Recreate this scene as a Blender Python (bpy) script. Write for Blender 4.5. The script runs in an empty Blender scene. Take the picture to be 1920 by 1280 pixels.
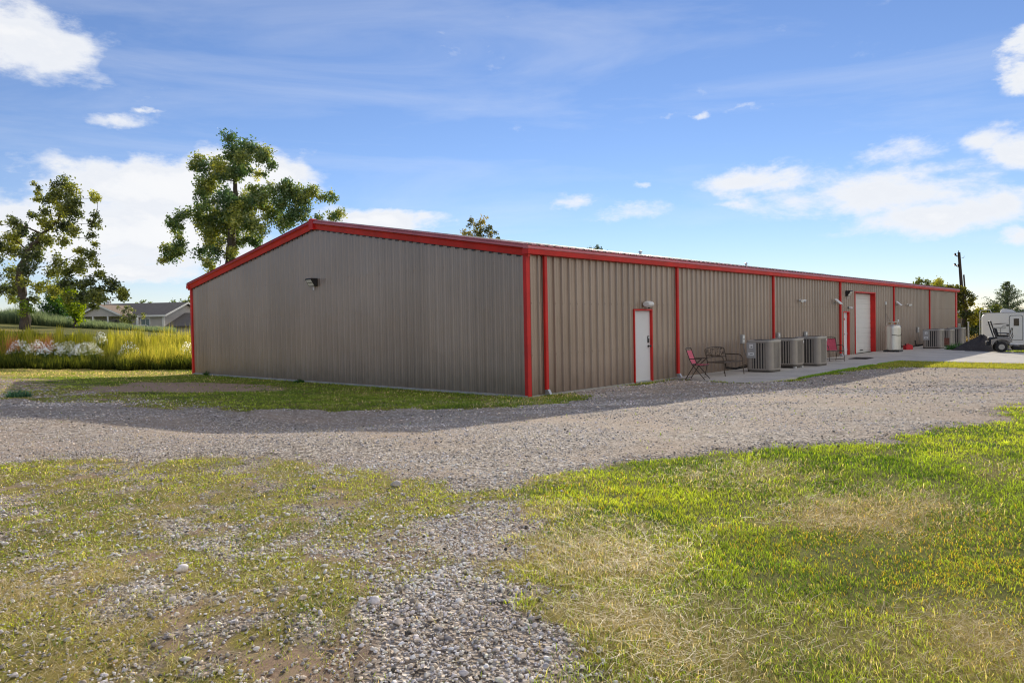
import bpy, bmesh, math, random
import numpy as np
from mathutils import Vector, Matrix

SC = bpy.context.scene
COL = SC.collection
rng = np.random.default_rng(7)
random.seed(7)
PI = math.pi

# ------------------------------------------------------------------ camera calibration (full-size photo pixels, 1920 x 1280)
F_PX = 1380.32
CAM = np.array([-13.261, -11.589, 1.77])
YAW, PITCH, ROLL = 0.738715, -0.0232447, -0.0181015
_f = np.array([math.cos(PITCH) * math.cos(YAW), math.cos(PITCH) * math.sin(YAW), math.sin(PITCH)])
_r0 = np.array([math.sin(YAW), -math.cos(YAW), 0.0])
_u0 = np.cross(_r0, _f)
_r = math.cos(ROLL) * _r0 + math.sin(ROLL) * _u0
_u = math.cos(ROLL) * _u0 - math.sin(ROLL) * _r0
FH = np.array([math.cos(YAW), math.sin(YAW)])
RH = np.array([math.sin(YAW), -math.cos(YAW)])

GW, GR, GH, GL = 17.85, 4.95, 3.43, 45.25      # gable width, ridge, wall height, wall length


def S(t):
    t = np.clip(t, 0, 1)
    return t * t * (3 - 2 * t)


# ------------------------------------------------------------------ value noise
def _hash(xi, yi, seed):
    h = (xi.astype(np.int64) * 374761393 + yi.astype(np.int64) * 668265263 + seed * 974634777) & 0xFFFFFFFF
    h = ((h ^ (h >> 13)) * 1274126177) & 0xFFFFFFFF
    h = ((h ^ (h >> 16)) * 2246822519) & 0xFFFFFFFF
    return ((h ^ (h >> 15)) & 0xFFFFFF) / float(0xFFFFFF)


def vnoise(x, y, seed=0):
    x = np.asarray(x, float); y = np.asarray(y, float)
    xi = np.floor(x); yi = np.floor(y)
    fx = x - xi; fy = y - yi
    fx = fx * fx * (3 - 2 * fx); fy = fy * fy * (3 - 2 * fy)
    a = _hash(xi, yi, seed); b = _hash(xi + 1, yi, seed)
    c = _hash(xi, yi + 1, seed); d = _hash(xi + 1, yi + 1, seed)
    return (a * (1 - fx) + b * fx) * (1 - fy) + (c * (1 - fx) + d * fx) * fy


def fbm(x, y, seed=0, octv=4):
    s = 0; a = 0.5; n = 0
    x = np.asarray(x, float); y = np.asarray(y, float)
    for i in range(octv):
        s = s + a * vnoise(x * 2 ** i + 17.3 * i, y * 2 ** i - 9.1 * i, seed + i); n += a; a *= 0.5
    return s / n


# ------------------------------------------------------------------ terrain
def terr(x, y):
    x = np.asarray(x, float); y = np.asarray(y, float)
    D = (x - CAM[0]) * FH[0] + (y - CAM[1]) * FH[1]
    lat = (x - CAM[0]) * RH[0] + (y - CAM[1]) * RH[1]
    q = np.hypot(np.maximum(0, -x), np.maximum(0, -y) * (1 - 0.75 * S((x + 1) / 9)))
    z = 0.46 * S((q + 1.5) / 11.5) - 0.46 * float(S(1.5 / 11.5))
    z = z * (1 - S((x - 4) / 8))
    z = z - 0.20 * np.exp(-((x + 7.1) ** 2 / 4.0 + (y + 1.2) ** 2 / 3.2))
    bank = S((D - 33.5) / 10) * (1.05 + 0.075 * np.maximum(0, -lat - 20)) * S((-lat - 12) / 8)
    bank = np.where(D > 60, bank * (1 - 0.5 * S((D - 60) / 25)), bank)
    z = z + np.minimum(bank, 2.6)
    z = z - 0.95 * S((x - 37) / 9) * (1 - S((y - 60) / 40))
    q2 = np.maximum(0, np.maximum(-x, -y)) * 1.0
    amp = 0.05 * S(q2 / 2.5) * (1 - S((x - 8) / 6)) + 0.05 * S((D - 45) / 20)
    z = z + amp * (fbm(x * 0.35, y * 0.35, 5, 3) - 0.5) * 2
    return z


def ray(u, v):
    d = _f * F_PX + _r * (u - 960) - _u * (v - 640)
    return d / np.linalg.norm(d)


def gp(u, v):
    d = ray(u, v); z = 0.0
    for i in range(12):
        t = (z - CAM[2]) / d[2]
        P = CAM + d * t
        z = 0.5 * z + 0.5 * float(terr(P[0], P[1]))
    return P


def atd(u, v, D):
    d = ray(u, v)
    return CAM + d * D / float(d @ _f)


# ------------------------------------------------------------------ materials
MATS = {}


def _nt(name):
    m = bpy.data.materials.new(name); m.use_nodes = True
    nt = m.node_tree; nt.nodes.clear()
    out = nt.nodes.new('ShaderNodeOutputMaterial')
    return m, nt, out


def N(nt, typ, **kw):
    n = nt.nodes.new(typ)
    for k, v in kw.items():
        if k.startswith('i_'):
            key = k[2:]
            n.inputs[int(key) if key.isdigit() else key.replace('_', ' ')].default_value = v
        else:
            setattr(n, k, v)
    return n


def ramp(nt, stops, interp='LINEAR'):
    n = nt.nodes.new('ShaderNodeValToRGB'); cr = n.color_ramp; cr.interpolation = interp
    while len(cr.elements) < len(stops): cr.elements.new(0.5)
    for e, (p, c) in zip(cr.elements, stops):
        e.position = p; e.color = (c[0], c[1], c[2], 1)
    return n


def mat(name, col, rough=0.6, metal=0.0, var=0.12, scale=6.0, bump=0.0, bscale=40.0, spec=0.5, stretch=(1, 1, 1), dirt=0.0):
    if name in MATS: return MATS[name]
    m, nt, out = _nt(name)
    L = nt.links.new
    p = N(nt, 'ShaderNodeBsdfPrincipled', i_Roughness=rough, i_Metallic=metal)
    p.inputs['Specular IOR Level'].default_value = spec
    tc = N(nt, 'ShaderNodeTexCoord')
    mp = N(nt, 'ShaderNodeMapping'); mp.inputs['Scale'].default_value = stretch
    L(tc.outputs['Object'], mp.inputs[0])
    no = N(nt, 'ShaderNodeTexNoise', i_Scale=scale, i_Detail=6.0, i_Roughness=0.6)
    L(mp.outputs[0], no.inputs['Vector'])
    c0 = [c * (1 - var) for c in col]; c1 = [min(1, c * (1 + var)) for c in col]
    rp = ramp(nt, [(0.3, c0), (0.7, c1)])
    L(no.outputs['Fac'], rp.inputs[0])
    L(rp.outputs[0], p.inputs['Base Color'])
    rr = N(nt, 'ShaderNodeMapRange', i_3=max(0.02, rough - 0.08), i_4=min(1, rough + 0.1))
    L(no.outputs['Fac'], rr.inputs[0]); L(rr.outputs[0], p.inputs['Roughness'])
    if bump > 0:
        n2 = N(nt, 'ShaderNodeTexNoise', i_Scale=bscale, i_Detail=5.0)
        L(tc.outputs['Object'], n2.inputs['Vector'])
        b = N(nt, 'ShaderNodeBump', i_Strength=bump, i_Distance=0.02)
        L(n2.outputs['Fac'], b.inputs['Height']); L(b.outputs[0], p.inputs['Normal'])
    L(p.outputs[0], out.inputs[0])
    MATS[name] = m
    return m


def leaf_mat(name, transl=0.45, gain=1.0, tint=(1.0, 1.0, 1.0), gloss=0.0):
    """vertex-coloured thin leaf: diffuse + translucent"""
    m, nt, out = _nt(name); L = nt.links.new
    at = N(nt, 'ShaderNodeVertexColor', layer_name='Col')
    mul = N(nt, 'ShaderNodeMix', data_type='RGBA', blend_type='MULTIPLY', i_0=1.0)
    mul.inputs[7].default_value = (gain * tint[0], gain * tint[1], gain * tint[2], 1)
    L(at.outputs[0], mul.inputs[6])
    d = N(nt, 'ShaderNodeBsdfDiffuse'); t = N(nt, 'ShaderNodeBsdfTranslucent')
    hs = N(nt, 'ShaderNodeHueSaturation', i_Saturation=1.15, i_Value=1.25)
    L(mul.outputs[2], d.inputs[0]); L(mul.outputs[2], hs.inputs['Color']); L(hs.outputs[0], t.inputs[0])
    mx = N(nt, 'ShaderNodeMixShader', i_0=transl)
    L(d.outputs[0], mx.inputs[1]); L(t.outputs[0], mx.inputs[2])
    last = mx
    if gloss > 0:
        g = N(nt, 'ShaderNodeBsdfGlossy', i_Roughness=0.45); g.inputs[0].default_value = (0.8, 0.8, 0.8, 1)
        m2 = N(nt, 'ShaderNodeMixShader', i_0=gloss)
        L(mx.outputs[0], m2.inputs[1]); L(g.outputs[0], m2.inputs[2]); last = m2
    L(last.outputs[0], out.inputs[0])
    return m


def stone_mat(name):
    m, nt, out = _nt(name); L = nt.links.new
    at = N(nt, 'ShaderNodeVertexColor', layer_name='Col')
    tc = N(nt, 'ShaderNodeTexCoord')
    no = N(nt, 'ShaderNodeTexNoise', i_Scale=90.0, i_Detail=4.0); L(tc.outputs['Object'], no.inputs['Vector'])
    rp = ramp(nt, [(0.3, (0.75, 0.73, 0.72)), (0.7, (1.12, 1.1, 1.08))]); L(no.outputs['Fac'], rp.inputs[0])
    mul = N(nt, 'ShaderNodeMix', data_type='RGBA', blend_type='MULTIPLY', i_0=1.0)
    L(at.outputs[0], mul.inputs[6]); L(rp.outputs[0], mul.inputs[7])
    p = N(nt, 'ShaderNodeBsdfPrincipled', i_Roughness=0.85); p.inputs['Specular IOR Level'].default_value = 0.25
    L(mul.outputs[2], p.inputs['Base Color']); L(p.outputs[0], out.inputs[0])
    return m


# ------------------------------------------------------------------ mesh helpers
class MB:
    def __init__(self):
        self.v = []; self.f = []

    def add(self, vs, fs):
        o = len(self.v)
        self.v += [tuple(map(float, p)) for p in vs]
        self.f += [tuple(i + o for i in f) for f in fs]
        return self

    def box(self, x0, x1, y0, y1, z0, z1, bev=0.0, M=None):
        if bev <= 0:
            vs = [(x, y, z) for z in (z0, z1) for y in (y0, y1) for x in (x0, x1)]
            fs = [(0, 2, 3, 1), (4, 5, 7, 6), (0, 1, 5, 4), (2, 6, 7, 3), (0, 4, 6, 2), (1, 3, 7, 5)]
        else:
            bm = bmesh.new(); bmesh.ops.create_cube(bm, size=1.0)
            for v in bm.verts:
                v.co = Vector(((x0 + x1) / 2 + v.co.x * (x1 - x0), (y0 + y1) / 2 + v.co.y * (y1 - y0), (z0 + z1) / 2 + v.co.z * (z1 - z0)))
            bmesh.ops.bevel(bm, geom=bm.edges[:], offset=bev, segments=2, affect='EDGES', profile=0.5)
            bm.verts.index_update()
            vs = [tuple(v.co) for v in bm.verts]; fs = [tuple(v.index for v in f.verts) for f in bm.faces]; bm.free()
        if M is not None: vs = [tuple(M @ Vector(p)) for p in vs]
        return self.add(vs, fs)

    def tube(self, pts, r, n=8, cap=True):
        pts = [Vector(p) for p in pts]
        rs = r if hasattr(r, '__len__') else [r] * len(pts)
        rings = []; prev = None
        for i, p in enumerate(pts):
            a = pts[max(0, i - 1)]; b = pts[min(len(pts) - 1, i + 1)]
            t = (b - a)
            if t.length < 1e-9: t = Vector((0, 0, 1))
            t.normalize()
            if prev is None:
                up = Vector((0, 0, 1)) if abs(t.z) < 0.9 else Vector((1, 0, 0))
                x = t.cross(up).normalized()
            else:
                x = (prev - t * prev.dot(t))
                x = x.normalized() if x.length > 1e-6 else t.orthogonal().normalized()
            prev = x; y = t.cross(x)
            rings.append([p + x * (math.cos(2 * PI * k / n) * rs[i]) + y * (math.sin(2 * PI * k / n) * rs[i]) for k in range(n)])
        vs = [q for ring in rings for q in ring]; fs = []
        for i in range(len(pts) - 1):
            for k in range(n):
                fs.append((i * n + k, i * n + (k + 1) % n, (i + 1) * n + (k + 1) % n, (i + 1) * n + k))
        if cap:
            fs.append(tuple(range(n - 1, -1, -1))); fs.append(tuple((len(pts) - 1) * n + k for k in range(n)))
        return self.add(vs, fs)

    def lathe(self, prof, n=24, c=(0, 0, 0), axis='z'):
        vs = []; fs = []
        for (r, h) in prof:
            for k in range(n):
                a = 2 * PI * k / n
                if axis == 'z': q = (c[0] + r * math.cos(a), c[1] + r * math.sin(a), c[2] + h)
                elif axis == 'y': q = (c[0] + r * math.cos(a), c[1] + h, c[2] + r * math.sin(a))
                else: q = (c[0] + h, c[1] + r * math.cos(a), c[2] + r * math.sin(a))
                vs.append(q)
        for i in range(len(prof) - 1):
            for k in range(n):
                fs.append((i * n + k, i * n + (k + 1) % n, (i + 1) * n + (k + 1) % n, (i + 1) * n + k))
        fs.append(tuple(range(n - 1, -1, -1))); fs.append(tuple((len(prof) - 1) * n + k for k in range(n)))
        return self.add(vs, fs)

    def prism(self, poly, a, b, axis='y'):
        """poly: 2-D outline; extruded along an axis from a to b. axis y: (x,z); axis x: (y,z); axis z: (x,y)"""
        n = len(poly)
        def P(p, h):
            return (p[0], h, p[1]) if axis == 'y' else ((h, p[0], p[1]) if axis == 'x' else (p[0], p[1], h))
        vs = [P(p, a) for p in poly] + [P(p, b) for p in poly]
        fs = [(i, (i + 1) % n, n + (i + 1) % n, n + i) for i in range(n)]
        fs += [tuple(range(n - 1, -1, -1)), tuple(range(n, 2 * n))]
        return self.add(vs, fs)

    def build(self, name, m, parent=None, smooth=False, loc=None, normals=True, shift=None):
        me = bpy.data.meshes.new(name)
        vs = self.v
        if shift is not None:
            vs = [(a - shift[0], b - shift[1], c - shift[2]) for a, b, c in vs]
        me.from_pydata(vs, [], self.f)
        if normals:
            bm = bmesh.new(); bm.from_mesh(me); bmesh.ops.recalc_face_normals(bm, faces=bm.faces[:]); bm.to_mesh(me); bm.free()
        me.materials.append(m)
        if smooth:
            me.polygons.foreach_set('use_smooth', [True] * len(me.polygons))
            try: me.set_sharp_from_angle(angle=math.radians(40))
            except Exception: pass
        o = bpy.data.objects.new(name, me); COL.objects.link(o)
        if parent is not None: o.parent = parent
        if loc is not None: o.location = loc
        return o


def np_obj(name, V, faces, k, m, parent=None, col=None, smooth=False):
    """V (n,3), faces (f,k) -> one mesh object, col (n,3)"""
    me = bpy.data.meshes.new(name)
    V = np.ascontiguousarray(V, np.float32); faces = np.ascontiguousarray(faces, np.int32)
    nf = len(faces)
    me.vertices.add(len(V)); me.vertices.foreach_set('co', V.ravel())
    me.loops.add(nf * k); me.loops.foreach_set('vertex_index', faces.ravel())
    me.polygons.add(nf)
    me.polygons.foreach_set('loop_start', np.arange(0, nf * k, k, dtype=np.int32))
    try: me.polygons.foreach_set('loop_total', np.full(nf, k, np.int32))
    except Exception: pass
    if smooth: me.polygons.foreach_set('use_smooth', np.ones(nf, bool))
    me.update(calc_edges=True)
    if col is not None:
        a = me.color_attributes.new('Col', 'FLOAT_COLOR', 'POINT')
        c4 = np.ones((len(V), 4), np.float32); c4[:, :3] = col
        a.data.foreach_set('color', c4.ravel())
    me.materials.append(m)
    o = bpy.data.objects.new(name, me); COL.objects.link(o)
    if parent is not None: o.parent = parent
    return o


def empty(name, label, cat, loc=(0, 0, 0), rz=0.0, group=None):
    o = bpy.data.objects.new(name, None); COL.objects.link(o)
    o.location = loc; o.rotation_euler = (0, 0, rz); o.empty_display_size = 0.2
    o['label'] = label; o['category'] = cat
    if group: o['group'] = group
    return o


def tag(o, label, cat, group=None, kind=None):
    o['label'] = label; o['category'] = cat
    if group: o['group'] = group
    if kind: o['kind'] = kind
    return o


def dup(root, loc, rz, label, group=None):
    r = root.copy(); COL.objects.link(r); r.location = loc; r.rotation_euler = (0, 0, rz); r['label'] = label
    if group: r['group'] = group
    for ch in list(root.children):
        c = ch.copy(); COL.objects.link(c); c.parent = r
        for g in list(ch.children):
            d = g.copy(); COL.objects.link(d); d.parent = c
    return r


def arc(p0, p1, p2, n=8):
    p0, p1, p2 = map(Vector, (p0, p1, p2))
    return [(1 - t) ** 2 * p0 + 2 * t * (1 - t) * p1 + t * t * p2 for t in [i / n for i in range(n + 1)]]


# ------------------------------------------------------------------ shared materials
M_RED = mat('red_painted_trim', (0.62, 0.016, 0.011), 0.5, 0.0, 0.22, 1.3, bump=0.02, bscale=8)
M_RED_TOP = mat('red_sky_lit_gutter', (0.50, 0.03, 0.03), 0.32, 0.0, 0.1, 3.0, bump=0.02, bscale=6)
M_WHITE = mat('white_painted_door', (0.72, 0.73, 0.74), 0.45, 0.0, 0.03, 2.0, bump=0.02, bscale=5)
M_WPLAST = mat('white_plastic', (0.78, 0.78, 0.76), 0.4, 0.0, 0.05, 10)
M_BLACK = mat('black_metal', (0.02, 0.02, 0.022), 0.4, 0.0, 0.2, 10)
M_RUBBER = mat('black_rubber', (0.022, 0.021, 0.02), 0.8, 0.0, 0.25, 20, bump=0.2)
M_GALV = mat('galvanised_steel', (0.55, 0.56, 0.57), 0.38, 0.7, 0.12, 12)
M_GREYBOX = mat('grey_enamel_box', (0.42, 0.41, 0.39), 0.5, 0.0, 0.08, 10)
M_CONDUIT = mat('grey_conduit', (0.22, 0.21, 0.2), 0.6, 0.0, 0.15, 15)
M_BRONZE = mat('bronze_tube', (0.055, 0.038, 0.028), 0.45, 0.3, 0.25, 15)
M_BENCH = mat('antique_bronze_steel', (0.10, 0.075, 0.055), 0.42, 0.5, 0.3, 20)
M_SLING = mat('pink_sling_fabric', (0.62, 0.13, 0.19), 0.85, 0.0, 0.12, 30, bump=0.2, bscale=220)
M_SLING2 = mat('faded_crimson_sling', (0.50, 0.075, 0.12), 0.85, 0.0, 0.18, 25, bump=0.2, bscale=220)
M_LENS = mat('lamp_lens', (0.85, 0.82, 0.72), 0.2, 0.0, 0.06, 20)
M_CONC = mat('concrete', (0.44, 0.42, 0.38), 0.9, 0.0, 0.18, 2.2, bump=0.15, bscale=30)
M_AC = mat('beige_ac_cabinet', (0.33, 0.29, 0.245), 0.5, 0.0, 0.07, 5)
M_ACDARK = mat('ac_coil_dark', (0.055, 0.048, 0.042), 0.7, 0.0, 0.3, 40)  # dark coil core visible between the louvre bars
M_ACTOP = mat('ac_top_cap', (0.46, 0.43, 0.385), 0.45, 0.0, 0.06, 6)
M_STICK = mat('paper_sticker', (0.8, 0.8, 0.78), 0.6, 0.0, 0.05, 30)
M_INK = mat('grey_print', (0.12, 0.12, 0.12), 0.7, 0.0, 0.1, 30)
M_REDINK = mat('red_print', (0.5, 0.05, 0.06), 0.7, 0.0, 0.1, 30)
M_STEEL = mat('brushed_stainless', (0.72, 0.69, 0.61), 0.34, 0.65, 0.12, 6, stretch=(8, 8, 0.4))
M_GLASS = mat('dark_window_glass', (0.03, 0.035, 0.04), 0.08, 0.0, 0.2, 3)
M_BARK = mat('bark', (0.085, 0.066, 0.05), 0.95, 0.0, 0.4, 9, bump=0.5, bscale=30, stretch=(2, 2, .5))


def wall_mat(name, axis):
    m, nt, out = _nt(name); L = nt.links.new
    tc = N(nt, 'ShaderNodeTexCoord'); sp = N(nt, 'ShaderNodeSeparateXYZ'); L(tc.outputs['Object'], sp.inputs[0])
    # tone of each metal sheet (0.914 m)
    dv = N(nt, 'ShaderNodeMath', operation='DIVIDE'); dv.inputs[1].default_value = 0.9144; L(sp.outputs[axis], dv.inputs[0])
    fl = N(nt, 'ShaderNodeMath', operation='FLOOR'); L(dv.outputs[0], fl.inputs[0])
    wn = N(nt, 'ShaderNodeTexWhiteNoise', noise_dimensions='1D'); L(fl.outputs[0], wn.inputs['W'])
    mp = N(nt, 'ShaderNodeMapping'); mp.inputs['Scale'].default_value = (5, 5, 0.25); L(tc.outputs['Object'], mp.inputs[0])
    st = N(nt, 'ShaderNodeTexNoise', i_Scale=2.0, i_Detail=5.0); L(mp.outputs[0], st.inputs['Vector'])
    big = N(nt, 'ShaderNodeTexNoise', i_Scale=0.5, i_Detail=3.0); L(tc.outputs['Object'], big.inputs['Vector'])
    a1 = N(nt, 'ShaderNodeMath', operation='MULTIPLY_ADD'); a1.inputs[1].default_value = 0.18; a1.inputs[2].default_value = -0.09; L(wn.outputs[0], a1.inputs[0])
    a2 = N(nt, 'ShaderNodeMath', operation='MULTIPLY_ADD'); a2.inputs[1].default_value = 0.42; L(st.outputs['Fac'], a2.inputs[0]); L(a1.outputs[0], a2.inputs[2])
    a3 = N(nt, 'ShaderNodeMath', operation='MULTIPLY_ADD'); a3.inputs[1].default_value = 0.5; L(big.outputs['Fac'], a3.inputs[0]); L(a2.outputs[0], a3.inputs[2])
    rp = ramp(nt, [(0.2, (0.300, 0.232, 0.184)), (0.5, (0.372, 0.288, 0.230)), (0.8, (0.445, 0.35, 0.282))]); L(a3.outputs[0], rp.inputs[0])
    # splash dirt along the foot of the wall
    mr = N(nt, 'ShaderNodeMapRange', i_1=0.0, i_2=0.8, i_3=0.8, i_4=0.0); L(sp.outputs['Z'], mr.inputs[0])
    ns = N(nt, 'ShaderNodeTexNoise', i_Scale=3.5, i_Detail=7.0); L(tc.outputs['Object'], ns.inputs['Vector'])
    mm = N(nt, 'ShaderNodeMath', operation='MULTIPLY'); L(mr.outputs[0], mm.inputs[0]); L(ns.outputs['Fac'], mm.inputs[1])
    mx = N(nt, 'ShaderNodeMix', data_type='RGBA'); mx.inputs[7].default_value = (0.17, 0.12, 0.085, 1)
    L(mm.outputs[0], mx.inputs[0]); L(rp.outputs[0], mx.inputs[6])
    p = N(nt, 'ShaderNodeBsdfPrincipled', i_Roughness=0.36); p.inputs['Specular IOR Level'].default_value = 0.7
    p.inputs['Metallic'].default_value = 0.4
    L(mx.outputs[2], p.inputs['Base Color'])
    # oil-canning
    oc = N(nt, 'ShaderNodeTexNoise', i_Scale=1.3, i_Detail=2.0); L(tc.outputs['Object'], oc.inputs['Vector'])
    b = N(nt, 'ShaderNodeBump', i_Strength=0.35, i_Distance=0.03); L(oc.outputs['Fac'], b.inputs['Height']); L(b.outputs[0], p.inputs['Normal'])
    rr = N(nt, 'ShaderNodeMapRange', i_3=0.24, i_4=0.42); L(st.outputs['Fac'], rr.inputs[0]); L(rr.outputs[0], p.inputs['Roughness'])
    L(p.outputs[0], out.inputs[0])
    return m


# ------------------------------------------------------------------ THE METAL BUILDING
bld = empty('metal_building', 'long tan corrugated metal building with red trim and a low gabled roof', 'building')


def rib_profile(length, start=0.15, pitch=0.3048, h=0.042, b=0.046):
    pts = [(0.0, 0.0)]
    s = start
    while s < length - 0.08:
        pts += [(s - b, 0.0), (s - 0.028, h), (s + 0.028, h), (s + b, 0.0)]
        c1 = s + 0.115; c2 = s + 0.19
        for c in (c1, c2):
            if c + 0.03 < length: pts += [(c - 0.014, 0.0), (c, 0.006), (c + 0.014, 0.0)]
        s += pitch
    pts.append((length, 0.0))
    return [p for i, p in enumerate(pts) if i == 0 or p[0] > pts[i - 1][0] + 1e-5]


def interp_prof(prof, s):
    for (a, da), (b, db) in zip(prof, prof[1:]):
        if a <= s <= b: return da + (db - da) * (s - a) / max(1e-9, b - a)
    return 0.0


# gable wall: ribs along y, outward = -x
prof = rib_profile(GW, h=0.014, b=0.060)
ridge_y = GW / 2
def ztop_g(y): return GH + (GR - GH) * (1 - abs(y - ridge_y) / ridge_y)
ys = sorted(prof + [(ridge_y, interp_prof(prof, ridge_y))])
mb = MB(); vs = []; fs = []
for (y, d) in ys:
    vs += [(-d, y, 0.05), (-d, y, ztop_g(y) + 0.12)]
for i in range(len(ys) - 1): fs.append((2 * i, 2 * i + 2, 2 * i + 3, 2 * i + 1))
mb.add(vs, fs)
s = 0.15
while s < GW:
    for zz in (1.1, 2.2, 3.3):
        mb.box(-0.0255, -0.014, s - 0.010, s + 0.010, zz - 0.010, zz + 0.010)
    s += 0.3048
mb.build('gable_wall', wall_mat('tan_metal_gable', 'Y'), bld, normals=False)

# long wall with openings; ribs along x, outward = -y
OPEN = [(4.60, 5.60, 2.15), (22.12, 23.02, 2.10), (23.86, 26.92, 3.0)]
prof = rib_profile(GL, start=0.14)
xs = [p[0] for p in prof]
for a, b, h in OPEN:
    xs += [a, b]
xs = sorted(set(xs))
vs = []; fs = []
for x0, x1 in zip(xs, xs[1:]):
    xm = (x0 + x1) / 2; z0 = 0.05
    for a, b, h in OPEN:
        if a < xm < b: z0 = h
    d0, d1 = interp_prof(prof, x0), interp_prof(prof, x1)
    o = len(vs)
    vs += [(x0, -d0, z0), (x1, -d1, z0), (x1, -d1, GH + 0.2), (x0, -d0, GH + 0.2)]
    fs.append((o, o + 1, o + 2, o + 3))
mb = MB().add(vs, fs)
s = 0.14
while s < GL:
    for zz in (1.02, 2.27):
        if not any(a - 0.05 < s < b + 0.05 and zz < h for a, b, h in OPEN):
            mb.box(s - 0.011, s + 0.011, -0.0555, -0.042, zz - 0.011, zz + 0.011)
    s += 0.3048
mb.build('long_wall', wall_mat('tan_metal_long', 'X'), bld, normals=False)
# hidden far walls so that the building is closed
mb = MB()
mb.add([(0, GW, 0.05), (GL, GW, 0.05), (GL, GW, GH + .1), (0, GW, GH + .1)], [(0, 1, 2, 3)])
mb.build('rear_wall', wall_mat('tan_metal_rear', 'X'), bld)
mb = MB()
mb.add([(GL, 0, -1), (GL, GW, -1), (GL, GW, GH + .1), (GL, ridge_y, GR + .1), (GL, 0, GH + .1)], [(0, 1, 2, 3, 4)])
mb.build('end_wall', wall_mat('tan_metal_end', 'Y'), bld)
MB().box(-0.05, 0.02, -0.04, GW + 0.05, -0.6, 0.055).build('foundation', M_CONC, bld)
MB().box(0.03, GL, -0.02, 0.03, -1.2, 0.045).build('foundation', M_CONC, bld)

# roof
M_ROOF = mat('pale_metal_roof', (0.22, 0.20, 0.19), 0.6, 0.1, 0.08, 1.2)
pr = rib_profile(GL + 0.3, start=0.1)
for sgn, nm in ((1, 'roof'), (-1, 'roof')):
    vs = []; fs = []
    slope = (GR - GH) / ridge_y
    for (x, d) in pr:
        ye, zr = (-0.20 if sgn > 0 else GW + 0.20), GR + 0.24
        ze = zr - slope * (ridge_y + 0.20)
        vs += [(x - 0.15, ye, ze + d * 0.7), (x - 0.15, ridge_y, zr + d * 0.7)]
    for i in range(len(pr) - 1): fs.append((2 * i, 2 * i + 1, 2 * i + 3, 2 * i + 2))
    MB().add(vs, fs).build(nm, M_ROOF, bld, normals=False)
# ridge cap
zr = GR + 0.24
mb = MB(); mb.prism([(ridge_y - 0.25, zr - 0.005), (ridge_y, zr + 0.045), (ridge_y + 0.25, zr - 0.005), (ridge_y, zr + 0.03)], 0.0, GL + 0.15, 'x')
mb.build('ridge_cap', M_ROOF, bld)
# two roof vents
for vx in (18.2, 30.2):
    mb = MB(); mb.tube([(vx, ridge_y - .6, zr - .12), (vx, ridge_y - .6, zr + .06)], 0.06, 10); mb.lathe([(0.02, .13), (0.10, .08), (0.10, .05), (0.05, .05)], 12, (vx, ridge_y - .6, zr))
    mb.build('roof_vent', M_GALV, bld, smooth=True)

# eave gutter: two-faced red profile along the long wall
gp_prof = [(0.0, GH - 0.005), (-0.190, GH + 0.0), (-0.205, GH + 0.118), (-0.160, GH + 0.125), (0.0, GH + 0.12)]
mb = MB(); mb.prism(gp_prof, -0.13, GL + 0.12, 'x'); mb.build('eave_gutter', M_RED, bld)
mb = MB(); mb.prism([(-0.215, GH + 0.122), (-0.218, GH + 0.140), (-0.150, GH + 0.245), (-0.05, GH + 0.25), (-0.05, GH + 0.13)], -0.14, GL + 0.13, 'x'); mb.build('gutter_lip', mat('sky_reflection_pink_lip', (0.58, 0.17, 0.18), 0.35, 0.0, 0.15, 1.5), bld)  # sky reflection on the tilted upper face painted in as pale pink
gx = 7.3
while gx < GL:
    mb = MB(); mb.add([(gx + a, -y, z) for a in (0, 0.05) for (y, z) in [(0.0, GH - 0.01), (0.194, GH - 0.004), (0.209, GH + 0.115)]],
           [(0, 1, 4, 3), (1, 2, 5, 4)])
    mb.build('gutter_joint', M_RED, bld); gx += 7.4
# far eave gutter
gpf = [(GW - p[0], p[1]) for p in gp_prof]
mb = MB(); mb.prism(gpf, -0.13, GL + 0.12, 'x'); mb.build('eave_gutter', M_RED, bld)

# rake trim on the gable
def rake(y0, z0, y1, z1, name, m, pf):
    vs = []; n = len(pf)
    for (yy, zz) in ((y0, z0), (y1, z1)):
        vs += [(px, yy, zz + pz) for (px, pz) in pf]
    fs = [(i, (i + 1) % n, n + (i + 1) % n, n + i) for i in range(n)] + [tuple(range(n)), tuple(range(n, 2 * n))]
    return MB().add(vs, fs).build(name, m, bld)
lo = [(0.0, -0.03), (-0.075, -0.03), (-0.10, 0.10), (-0.13, 0.145), (0.0, 0.145)]
hi = [(-0.125, 0.150), (-0.150, 0.165), (-0.115, 0.262), (0.02, 0.272), (0.02, 0.150)]
dz = slope * 0.15
for (ya, yb, za, zb) in ((-0.15, ridge_y - 0.10, GH - dz, GR - slope * 0.10), (GW + 0.15, ridge_y + 0.10, GH - dz, GR - slope * 0.10)):
    rake(ya, za, yb, zb, 'rake_trim', M_RED, lo)
    rake(ya, za, yb, zb, 'rake_lip', MATS['sky_reflection_pink_lip'] if ya < 0 else M_RED_TOP, hi)
mb = MB()
pk = [(ridge_y - 0.11, GR - 0.06), (ridge_y, GR - 0.045), (ridge_y + 0.11, GR - 0.06), (ridge_y + 0.11, GR + 0.27), (ridge_y, GR + 0.30), (ridge_y - 0.11, GR + 0.27)]
mb.prism(pk, -0.155, 0.03, 'x'); mb.build('peak_cap', M_RED, bld)
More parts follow.
